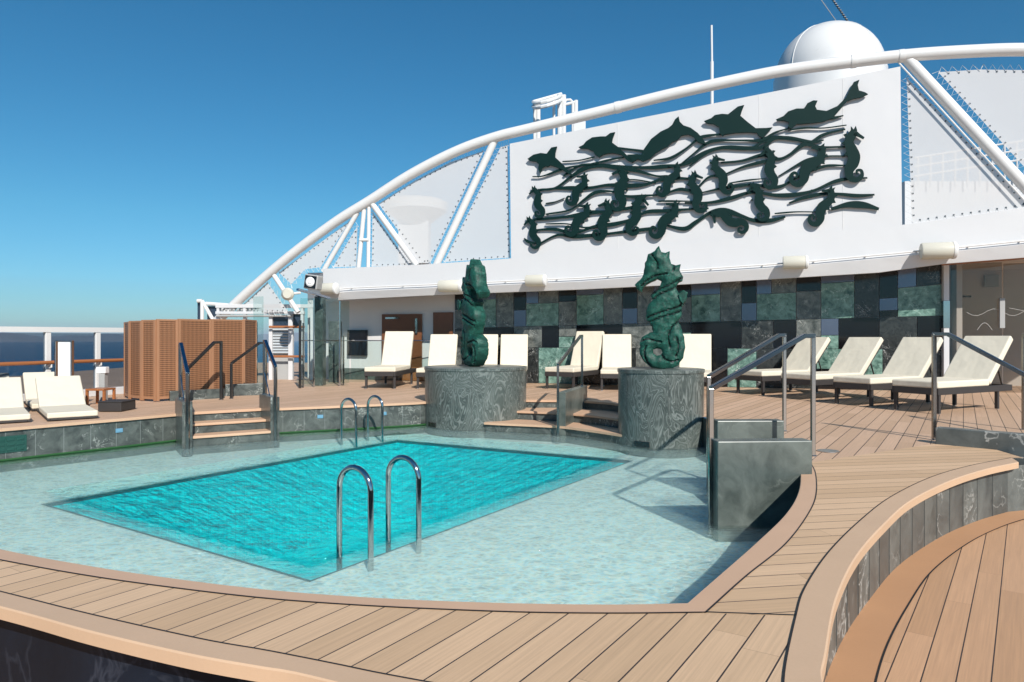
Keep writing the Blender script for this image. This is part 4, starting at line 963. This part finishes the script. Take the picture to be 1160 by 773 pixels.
for h, t, f in (((90,485),(125,612),-1),((68,612),(108,740),-1),((308,432),(243,562),-1),((455,400),(447,585),-1),((548,520),(488,682),1),((695,388),(620,525),-1),((398,540),(365,708),-1),((320,556),(238,690),-1),((690,548),(592,698),-1),
 ((757,422),(783,592),1),((845,355),(900,515),1),((1062,318),(1088,492),-1),((1305,315),(1178,480),-1),((1424,240),(1420,462),1),((1000,470),(1062,622),-1),((1338,488),(1258,648),-1),((828,595),(985,655),-1)):
    small_horse(h, t, f)
m = MB()
for (x, y) in ((130,380),(360,310),(640,270),(900,210),(1200,190),(150,600),(480,500),(760,560),(1000,540),(1250,500),(1400,350)):
    m.tube([ART((x, y), -.01), ART((x, y), -.07)], .02, 8)
m.build('standoff_pin', M['bronze'], art)

# ------------------------------------------------------------ rooftop things
def mpl(px, py, Y): return AT(px, py, Y)
c = AT(939, 87, 21); r = 58*21/FPX
e = empty('radome', (c.x, c.y, c.z-1.2), 'big white satellite dome above the arch', 'radome')
m = MB(); m.lathe([(r*math.cos(a), r*math.sin(a)) for a in [R(q) for q in range(0, 90, 6)]]+[(.01, r)], c, 64); m.build('dome', M['white_tube'], e, smooth=True)
m = MB(); m.lathe([(r*1.01, -1.5), (r*1.02, 0), (r*.99, .02)], c, 64); m.build('base_ring', M['white_tube'], e, smooth=True)
m = MB()
for a in (0.4, 2.0, 3.6, 5.2):
    L = [c+Vector((math.cos(a)*math.cos(R(q)), math.sin(a)*math.cos(R(q)), math.sin(R(q))))*(r*1.002) for q in range(0, 90, 6)]; m.tube(L, .012, 6)
m.build('seam', M['white_tube'], e)
def stay(a, b, r_, lab, n):
    m = MB(); m.tube([a, b], r_, 6)
    tag(m.build('stay_wire', M['grey_plastic']), lab, 'wire', 'stay wires over the dome')
stay(AT(948, 25, 24), AT(926, -6, 24), .012, 'thin pale stay wire left of its dark twin above the dome', 0)
m = MB(); a = AT(962, 27, 24); b = AT(938, -8, 24); m.tube([a, b], .022, 6)
for i in range(14): m.box(a.lerp(b, i/14), (.07, .07, .03))
tag(m.build('stay_wire', M['steel_dark']), 'beaded dark stay wire right of the pale one above the dome', 'wire', 'stay wires over the dome')
m = MB(); m.tube([AT(806.5, 130, 19), AT(806.5, 70, 19)], .045, 10); m.tube([AT(806.5, 70, 19), AT(806, 29, 19)], .03, 8)
tag(m.build('whip_antenna', M['white_tube'], smooth=True), 'tall thin white pole behind the middle of the sculpture wall', 'antenna')
# caged roof ladder
e = empty('caged_ladder', AT(632, 165, 17.2), 'white caged access ladder rising over the left end of the billboard wall', 'ladder')
YY = 17.2; m = MB()
for t0, t1 in (((604, 116), (633, 108)), ):
    a = AT(604, 116, YY); b = AT(635, 107.5, YY+.3)
hoopz = []
for yy in (116, 121):
    pts = [AT(635, yy-8, YY+.35)]+[AT(604+ (635-604)*(.5-.5*math.cos(t)), yy+3*math.sin(t)-8*(.5-.5*math.cos(t)), YY-.5*math.sin(t)) for t in [math.pi*i/8 for i in range(0, 9)]][::-1]
    m.tube(pts, .045 if yy == 116 else .05, 8)
m.tube([AT(604, 116, YY), AT(636, 107, YY+.3)], .05, 8); m.build('cage_hoop', M['white_tube'], e)
m = MB()
for x, y in ((605.5, 117), (609.5, 115), (627.5, 112), (634, 107), (638.5, 108)): m.tube([AT(x, y, YY), AT(x, 168, YY)], .06 if x in (609.5, 634, 638.5) else .035, 8)
m.build('cage_bar', M['white_tube'], e)
m = MB(); pts = [AT(639, 116, YY), AT(642, 113.5, YY), AT(646, 113.2, YY), AT(649, 116, YY), AT(649, 168, YY)]; m.tube(pts, .035, 8); m.tube([AT(639, 119, YY), AT(652, 116, YY)], .04, 8)
m.tube([AT(652.5, 114, YY), AT(652.5, 168, YY)], .05, 8); m.build('grab_rail', M['white_tube'], e)
m = MB(); a = AT(656, 160, YY); m.box(AT(656.5, 148, YY), (.29, .1, .9)); m.build('side_plate', M['white'], e)
# radar mast behind canvas
e = empty('radar_mast', AT(470, 305, 26), 'pale radar mast seen faintly through the canvas', 'mast')
c = AT(471, 232, 26); m = MB(); m.lathe([(.3, -.9), (1.15, -.25), (1.2, .05), (1.0, .15), (.1, .2)], c, 40); m.build('dish', M['white_tube'], e, smooth=True)
m = MB(); m.tube([c+UP*-.5, Vector((c.x, c.y, 1.0))], .35, 16); m.box(AT(470, 275, 26), (1.1, .8, 1.6)); m.build('column', M['white'], e)
# railing block behind right canvas
e = empty('upper_deck_rail', AT(1085, 215, 22), 'pale upper deck railing showing faintly through the right canvas', 'railing')
m = MB()
for y in (176, 186, 197): m.tube([AT(1036, y+3, 22), AT(1170, y-18, 22)], .03, 6)
for x in range(1040, 1170, 14): m.tube([AT(x, 176-(x-1036)*.157+3, 22), AT(x, 212, 22)], .03, 6)
m.build('bars', M['white'], e)
m = MB(); m.box(AT(1100, 235, 22.3), (4.4, .3, 1.6)); m.build('parapet', M['white'], e)

# ------------------------------------------------------------ loungers
def box_cushion(mb, pts_bottom, th): pass
def make_lounger(ang, seat_z=.42, legs=True, low=False):
    root = bpy.data.objects.new('sun_lounger', None); COL.objects.link(root)
    W_ = .64; SL = 1.22; BL = .86 ; zf = seat_z-.10
    if legs:
        for x, y in ((.06, -W_/2+.03), (.06, W_/2-.03), (1.45, -W_/2+.03), (1.45, W_/2-.03)):
            m = MB(); m.box((x, y, (zf-.02)/2+.012), (.045, .045, zf-.02)); lg = m.build('leg', M['rattan'], root, bevel=.004)
            m = MB(); m.box((x, y, .008), (.035, .035, .016)); m.build('foot', M['foot'], lg)
        fh = .085
    else: fh = max(.03, zf)
    m = MB(); m.box((.90, -W_/2+.02, zf-fh/2+.02), (1.78, .04, fh)); m.box((.90, W_/2-.02, zf-fh/2+.02), (1.78, .04, fh))
    m.box((.03, 0, zf-fh/2+.02), (.05, W_-.082, fh)); m.box((1.77, 0, zf-fh/2+.02), (.04, W_-.082, fh)); m.box((SL, 0, zf-fh/2+.02), (.05, W_-.082, fh*.7)); m.box((.62, 0, zf+.006), (1.1, W_-.084, .016))
    m.build('frame', M['rattan'], root, bevel=.004)
    m = MB(); m.box((SL/2, 0, zf+.068), (SL-.01, W_, .095)); o = m.build('seat_cushion', M['cushion'], root, bevel=.022, seg=3)
    ca, sa_ = math.cos(ang), math.sin(ang); t = Vector((ca, 0, sa_)); n_ = Vector((-sa_, 0, ca))
    b0 = Vector((SL+.01, 0, zf+.02))
    m = MB(); m.box(b0+t*(BL/2)+n_*.065+Vector((.03, 0, 0)), (BL, W_, .095), (t, Vector((0, 1, 0)), n_)); m.build('back_cushion', M['cushion'], root, bevel=.022, seg=3)
    m = MB(); m.box(b0+t*(BL/2)-n_*.0+Vector((.02, 0, 0)), (BL-.02, W_-.03, .028), (t, Vector((0, 1, 0)), n_)); m.build('backrest_frame', M['rattan'], root, bevel=.004)
    q = b0+t*(BL*.55)-n_*.02
    for y in (-.22, .22):
        m = MB(); m.tube([Vector((q.x, y, q.z)), Vector((min(1.72, q.x+.25), y, zf))], .012, 8); m.build('prop_stay', M['steel_dark'], root)
    return root
protoA = make_lounger(R(66)); protoB = make_lounger(R(47)); protoL = make_lounger(R(36), .125, False)
G = 'cream cushioned loungers in front of the tiled wall'
def place(first, proto, x, y, dirx, diry, label, group, z=0.0, sc=1.0):
    o = proto if first else copy_tree(proto)
    o.location = (x, y, z); o.rotation_euler = (0, 0, math.atan2(diry, dirx)); o.scale = (sc, sc, sc) if proto is not protoL else (.94, .9, .80)
    tag(o, label, 'sun lounger', group)
place(True, protoA, -2.80, 14.75, .10, 1, 'leftmost lounger by the tiled wall, in front of the first dark door', G, sc=1.06)
place(False, protoA, -1.72, 14.75, .09, 1, 'second lounger from the left, just left of the wide plinth', G)
place(False, protoA, -.72, 14.9, .05, 1, 'lounger hidden behind the edge-on seahorse statue', G)
place(False, protoA, -.02, 14.95, .05, 1, 'lounger rising behind the right half of the wide plinth', G)
protoC = copy_tree(protoA)
o = protoC; o.location = (.98, 14.6, 0); o.rotation_euler = (0, 0, math.atan2(.86, .5)); tag(o, 'lounger turned to the right, behind the rail between the plinths', 'sun lounger', G)
place(False, protoA, 2.12, 14.2, .16, 1, 'lounger just left of the side-on seahorse statue', G)
place(False, protoA, 3.42, 13.1, .28, 1, 'upright lounger right of the side-on seahorse statue', G)
place(True, protoB, 4.50, 13.3, .88, .47, 'farthest of the four diagonal loungers at right, behind the chrome rails', G, sc=1.06)
place(False, protoB, 4.97, 12.2, .88, .47, 'second farthest of the four diagonal loungers at right', G, sc=1.06)
place(False, protoB, 5.42, 11.15, .88, .47, 'third of the four diagonal loungers, next to the nearest one', G, sc=1.06)
place(False, protoB, 5.85, 10.15, .88, .47, 'nearest diagonal lounger at right, partly behind the right edge rail', G, sc=1.08)
G2 = 'low loungers on the left deck edge'
place(True, protoL, -5.80, 9.22, -.62, .78, 'low lounger at left nearest the wicker screen, front row', G2)
place(False, protoL, -6.42, 8.80, -.62, .78, 'low lounger cut by the left edge, front row', G2)
place(False, protoL, -6.85, 10.45, -.62, .78, 'low lounger in the back row beside the white notice board', G2)
place(False, protoL, -7.5, 10.05, -.62, .78, 'low lounger in the back row at the left edge', G2)

# ------------------------------------------------------------ ship rail at left
RL0 = Vector((-8.42, 11.3)); RD = Vector((.37, .93)).normalized()
def onrail(px):
    k = (px-CX)/FPX; t = (k*RL0.y-RL0.x)/(RD.x-k*RD.y); q = RL0+RD*t; return Vector((q.x, q.y, 0))
rd3 = Vector((RD.x, RD.y, 0)); rn3 = Vector((RD.y, -RD.x, 0))
r0 = onrail(0)-rd3*9; r1 = onrail(215)
bul = empty('ship_rail', onrail(53), 'white framed glass windbreak with teak handrail along the ship side', 'railing')
m = MB(); c = (r0+r1)/2; Ln = (r1-r0).length
m.box(c+UP*.07, (Ln, .10, .14), (rd3, rn3, UP)); m.build('kerb', M['white'], bul, bevel=.01)
def railz(px, py): q = onrail(px); return EYE+(HY-py)/FPX*q.y
m = MB(); a = Vector((r0.x, r0.y, 1.20)); b = Vector((r1.x, r1.y, 1.24)); m.tube([a, b], .045, sec=SQ); m.build('top_rail', M['white_tube'], bul)
for px, wd in ((-180, .05), (-30, .05), (53.5, .055), (110, .055), (163, .05), (214, .05)):
    q = onrail(px); m = MB(); m.box(q+UP*.66, (.09, .075, 1.05), (rd3, rn3, UP)); m.build('post', M['white_tube'], bul, bevel=.005)
    m = MB(); h = railz(px, 411 if px < 300 else 409); m.tube([q+UP*.55, q+rn3*.11+UP*.58, q+rn3*.11+UP*.65], .014, 8); m.build('rail_bracket', M['white_tube'], bul)
m = MB(); m.box(c+UP*.66-rn3*.0, (Ln, .012, 1.02), (rd3, rn3, UP)); m.build('glass_pane', M['tint_glass'], bul)
m = MB(); m.tube([Vector((r0.x, r0.y, .66))+rn3*.11, Vector((r1.x, r1.y, .66))+rn3*.11], .032, 12); m.build('handrail', M['teak_orange'], bul, smooth=True)
# notice board, post box, small table, dark box
q = P(71, 452); q.y = 10.9; q.x = (72-CX)/FPX*10.9
e = empty('notice_board', (q.x, q.y, 0), 'tall white board in a steel frame in front of the ship rail', 'board')
m = MB(); m.box((q.x+.02, q.y, .52), (.20, .03, 1.0)); m.build('white_panel', M['light_plastic'], e, bevel=.004)
m = MB()
for dx in (-.115, .135): m.box((q.x+dx, q.y, .52), (.022, .06, 1.04))
m.box((q.x+.01, q.y, 1.04), (.272, .06, .02)); m.box((q.x+.01, q.y, .02), (.32, .2, .03)); m.build('steel_frame', M['chrome'], e, bevel=.003)
q = P(107, 457); e = empty('service_post', (q.x, q.y+.25, 0), 'brown post with a white box on top beside the teak table', 'post')
m = MB(); m.box((q.x, q.y+.25, .24), (.10, .10, .48)); m.build('column', M['grey_plastic'], e, bevel=.004)
m = MB(); m.box((q.x-.01, q.y+.25, .54), (.16, .12, .11)); m.build('box', M['light_plastic'], e, bevel=.01)
q = P(110, 459); e = empty('side_table', (q.x, q.y, 0), 'small teak side table beside the front low lounger', 'table')
m = MB(); m.box((q.x, q.y+.1, .25), (.30, .34, .03)); m.build('tabletop', M['teak_orange'], e, bevel=.004)
for dx in (-.14, .14):
    for dy in (-.04, .24):
        m = MB(); m.box((q.x+dx*.98, q.y+dy, .117), (.035, .04, .234)); m.build('leg', M['teak_orange'], e, bevel=.003)
q = P(124, 467); m = MB(); m.box((q.x, q.y+.2, .075), (.34, .4, .13)); m.box((q.x, q.y+.2, .147), (.36, .42, .014)); 
tag(m.build('storage_box', M['rattan'], bevel=.008), 'low dark box beside the front low lounger', 'box')
# pool fittings in the left wall
def onleft(px, L=None):
    best = None; k = (px-CX)/FPX
    for L in (left_edge_a, left_edge_b):
        for a, b in zip(L, L[1:]):
            for j in range(6):
                p = a.lerp(b, j/6); dd = abs(p.x/p.y-k)
                if best is None or dd < best[0]: best = (dd, p.copy(), (b-a).normalized())
    return best[1], best[2]
for px, lab in ((134, 'small blue tile in the wall below the low loungers'), (363, 'small blue tile in the wall left of the far ladder'), (435, 'small blue tile in the wall right of the far ladder')):
    p, t = onleft(px); n_ = Vector((t.y, -t.x, 0)); n_ = n_ if n_.dot(Vector((-1.5, 7, 0))-p) > 0 else -n_
    m = MB(); m.box(p+n_*.008-UP*.16, (.09, .014, .055), (t, n_, UP)); m.box(p+n_*.016-UP*.16, (.06, .004, .03), (t, n_, UP)); tag(m.build('wall_tile', M['blue_tile'], bevel=.002), lab, 'tile', 'small blue tiles in the pool wall')
p, t = onleft(12); n_ = Vector((t.y, -t.x, 0)); n_ = n_ if n_.dot(Vector((-1.5, 7, 0))-p) > 0 else -n_
m = MB()
m.box(p+n_*.006-UP*.2, (.34, .012, .2), (t, n_, UP))
for zz in (-.14, -.2, -.26):
    for s_ in (-.1, 0, .1): m.box(p+n_*.016+t*s_+UP*zz, (.08, .014, .03), (t, n_, UP))
tag(m.build('inlet_grate', M['darkgreen']), 'green slotted inlet grate in the pool wall at the left edge', 'grate')
# wall slab joints of the left wall
jt = MB()
for L in (left_edge_a, left_edge_b):
    a = resample(L, 2+int(sum((q-p).length for p, q in zip(L, L[1:]))/.33))
    for i, p in enumerate(a[1:-1], 1):
        t = (a[i+1]-a[i-1]).normalized(); n_ = Vector((t.y, -t.x, 0)); jt.box(p-UP*.24, (.004, .006, .38), (t, n_, UP))
tag(jt.build('pool_wall_joints', plain('pale joint', (.22, .24, .23), .5)), kind='structure')

# ------------------------------------------------------------ wicker folding screen
wk = empty('wicker_screen', P(200, 454), 'brown woven wicker folding screens standing in a curve left of the steps', 'screen')
WP = [(141.5,12.75),(147,12.25),(161,12.0),(177,11.85),(201.5,12.15),(239,12.75),(276,13.4),(290,14.2)]
pts = [Vector(((x-CX)/FPX*y, y, 0)) for x, y in WP]
for i, (a, b) in enumerate(zip(pts, pts[1:])):
    t = (b-a).normalized(); n_ = Vector((t.y, -t.x, 0)); zt = 1.36+.012*i; Lw = (b-a).length
    m = MB(); m.box((a+b)/2+UP*(.06+(zt-.06)/2), (Lw-.07, .02, zt-.08), (t, n_, UP)); m.build('woven_panel', M['wicker'], wk)
    for s_, p in ((1, a), (-1, b)):
        m = MB(); m.box(p+t*.025*s_+UP*(zt/2+.01), (.045, .042, zt), (t, n_, UP)); m.build('frame_post', M['wicker_frame'], wk, bevel=.003)
    m = MB(); m.box((a+b)/2+UP*(zt-.005), (Lw-.1, .03, .03), (t, n_, UP)); m.build('frame_rail', M['wicker_frame'], wk)
    m = MB(); m.box((a+b)/2+UP*.06, (Lw-.1, .03, .04), (t, n_, UP)); m.build('frame_rail', M['wicker_frame'], wk)
# low marble walls and rails behind left steps
flank('stair_wall', (-5.9, 12.0), (-5.22, 12.62), .12, -.02, .17, 'low marble wall behind the left steps, in front of the wicker screen', 'wall_marble')
flank('stair_wall', (-5.35, 13.0), (-4.72, 13.3), .12, -.02, .22, 'low marble wall farther back, right of its twin by the wicker screen', 'wall_marble')
rail('dark looking chrome rail in front of the wicker screen', AT(213, 452, 11.6).xy, .0, AT(250.5, 448, 12.2).xy, .0, .58, 1.01, r=.022, bar='steel_dark', post='steel_dark')
rail('chrome rail farther right before the wicker screen', AT(262, 447, 12.4).xy, .0, AT(301, 443, 13.0).xy, .0, .63, .99, r=.02, bar='steel_dark', post='steel_dark')
# ------------------------------------------------------------ glass windbreak with chrome posts
gw = empty('glass_windbreak', P(320, 438), 'tall frameless glass windbreak with chrome posts left of the deckhouse', 'windbreak')
GP = [((286.5, 14.35), (299, 14.25), 336), ((340, 15.5), (355, 15.3), 338), ((356, 15.3), (384, 15.6), 338), ((384.5, 15.6), (396, 15.9), 341), ((397, 17.0), (515, 16.9), 386)]
for (xa, ya), (xb, yb), yt in GP:
    a = Vector(((xa-CX)/FPX*ya, ya, 0)); b = Vector(((xb-CX)/FPX*yb, yb, 0)); zt = EYE+(HY-yt)/FPX*((ya+yb)/2); t = (b-a).normalized(); n_ = Vector((t.y, -t.x, 0))
    m = MB(); m.box((a+b)/2+UP*(zt/2+.03), ((b-a).length-.03, .012, zt-.06), (t, n_, UP)); m.build('glass_pane', M['glass'], gw)
for x, y, yt, wd, mt in ((290, 14.2, 365, .05, 'chrome'), (340, 15.0, 363, .05, 'steel_dark'), (343.5, 15.1, 366, .03, 'chrome'), (385, 15.6, 341, .035, 'chrome'), (389, 15.8, 380, .04, 'chrome'), (355.7, 15.3, 338, .03, 'chrome')):
    q = Vector(((x-CX)/FPX*y, y, 0)); zt = EYE+(HY-yt)/FPX*y; m = MB(); m.box(q+UP*zt/2, (wd, wd, zt)); m.build('post', M[mt], gw, bevel=.004)
m = MB(); a = AT(341, 386, 15.1); m.tube([a, AT(356, 386, 15.4), AT(388, 386, 16.2), AT(397, 386, 17.0), AT(515, 386, 16.9)], .012, 8); m.build('mid_rail', M['chrome'], gw)
# dark marble clad columns
for x0, x1, Y, yt, lab in ((356, 365.5, 15.75, 336, 'tall dark green marble column inside the glass windbreak'), (372, 384, 16.9, 364, 'shorter dark column beside the deckhouse corner')):
    a = AT(x0, yt, Y); b = AT(x1, yt, Y); m = MB(); m.box(((a.x+b.x)/2, Y+.15, a.z/2), (b.x-a.x, .3, a.z)); tag(m.build('marble_column', M['wall_marble'], bevel=.01), lab, 'column')
# white truss foot / window frame structure behind
fr = empty('ship_window_wall', AT(317, 440, 18.0).xy.to_3d(), 'white framed ship windows and louvre behind the glass windbreak', 'window wall')
Y = 18.0
m = MB()
for x0, x1, y0, y1 in ((245, 362, 345, 349), (245, 345, 353, 356)): m.box(((AT(x0, y0, Y)+AT(x1, y1, Y))/2), ((x1-x0)*Y/FPX, .12, (y1-y0)*Y/FPX))
for x0, x1, y0 in ((305, 309, 350), (327, 332, 356), (246, 249, 345), (276, 279, 345), (352, 355, 345), (341, 344, 345)): m.box(((AT(x0, y0, Y)+AT(x1, 432, Y))/2)+Vector((0, .02, 0)), ((x1-x0)*Y/FPX, .13, (432-y0)*Y/FPX))
m.build('frame', M['white'], fr, bevel=.004)
m = MB(); m.box(AT(318, 364, Y+.05), (20*Y/FPX, .03, 14*Y/FPX)); m.box(AT(336, 364, Y+.05), (11*Y/FPX, .03, 16*Y/FPX)); m.build('window', M['navy'], fr)
m = MB()
for i in range(9): m.box(AT(318, 374+i*3.2, Y+.02), (18*Y/FPX, .05, .035), (Vector((1, 0, 0)), Vector((0, .7, .7)), Vector((0, -.7, .7))))
m.build('louvre', plain('louvre grey', (.45, .48, .5), .4), fr)
m = MB(); m.box(AT(318, 388, Y+.08), (20*Y/FPX, .02, 32*Y/FPX)); m.box(AT(318, 420, Y+.08), (20*Y/FPX, .02, 30*Y/FPX)); m.build('back_panel', M['grey_plastic'], fr)
for yy in (370.5, 404):
    m = MB(); m.tube([AT(305, yy, Y-.15), AT(345, yy, Y-.15)], .03, 8); m.build('teak_rail', M['teak_orange'], fr)
m = MB(); m.tube([AT(245, 358, Y-.1), AT(330, 358, Y-.1)], .03, 8)
for i in range(12): m.box(AT(252+i*4.5, 351, Y), (.05, .06, .05))
m.build('cable_tray', M['grey_plastic'], fr)
# screen frame above wicker
e = empty('windscreen_frame', AT(240, 362, 19).xy.to_3d(), 'dark panes in a white braced frame above the wicker screen', 'windscreen')
m = MB(); 
for (x0, y0), (x1, y1) in (((223.5, 341), (229, 341)), ((229, 341), (241, 362)), ((233, 344), (262, 346)), ((253, 345), (253, 363)), ((229, 341), (229, 363)), ((262, 346), (246, 362))): m.tube([AT(x0, y0, 19), AT(x1, y1, 19)], .05, 8)
m.build('frame', M['white_tube'], e)
for x0, x1, y0 in ((224, 228.5, 343), (235, 252, 347)):
    a = AT(x0, y0, 19.1); b = AT(x1, 368, 19.1); m = MB(); m.box((a+b)/2, (b.x-a.x, .03, a.z-b.z)); m.build('pane', M['navy'], e)
m = MB()
for x in (228.5, 253): a = AT(x, 363, 19); m.box((a.x, 19, a.z/2), (.08, .08, a.z))
m.build('post', M['white_tube'], e)
# horn speaker
c = AT(355, 320, 15.2)
e = empty('horn_speaker', c, 'square grey speaker on a bracket at the left end of the fascia', 'speaker')
yaw = Matrix.Rotation(R(-12), 3, 'Z') @ Matrix.Rotation(R(8), 3, 'Y'); X_, Y_, Z_ = yaw @ Vector((1, 0, 0)), yaw @ Vector((0, 1, 0)), yaw @ Vector((0, 0, 1))
m = MB(); m.box(c, (.32, .26, .32), (X_, Y_, Z_)); m.build('cabinet', M['grey_plastic'], e, bevel=.03)
m = MB(); m.box(c-Y_*.132, (.27, .012, .27), (X_, Y_, Z_)); m.build('baffle', M['black'], e, bevel=.02)
m = MB(); m.lathe([(.10, .0), (.105, .012), (.075, .03), (.05, .02), (.045, .035), (.02, .04)], c-Y_*.138, 28, ax=(X_, Z_, -Y_)); m.build('cone', M['light_plastic'], e, smooth=True)
m = MB(); a = AT(337, 328, 15.0); b = AT(373, 338, 15.6); m.tube([a, b], .045, sec=[(-1, -.5), (1, -.5), (1, .5), (-1, .5)]); m.build('bracket', M['rail_blue'], e)
c = AT(326, 333.5, 16.6); e = empty('round_lamp', c, 'round white lamp head on the left strut of the truss', 'lamp')
m = MB(); m.lathe([(.12, -.1), (.15, -.02), (.15, .06), (.10, .12)], c, 24, ax=(Vector((1, 0, 0)), UP, Vector((.2, -.98, 0)))); m.build('head', M['cream_paint'], e, smooth=True)
m = MB(); m.tube([c, c+Vector((.22, .25, .05))], .03, 8); m.build('arm', M['white_tube'], e)
# drain plate on the walkway
q = P(938, 511.5); m = MB(); m.lathe([(.10, .003), (.10, .008), (.085, .009)], (q.x, q.y, 0), 28)
tag(m.build('deck_drain', M['foot']), 'small round steel plate set in the teak by the near rail', 'drain cover')
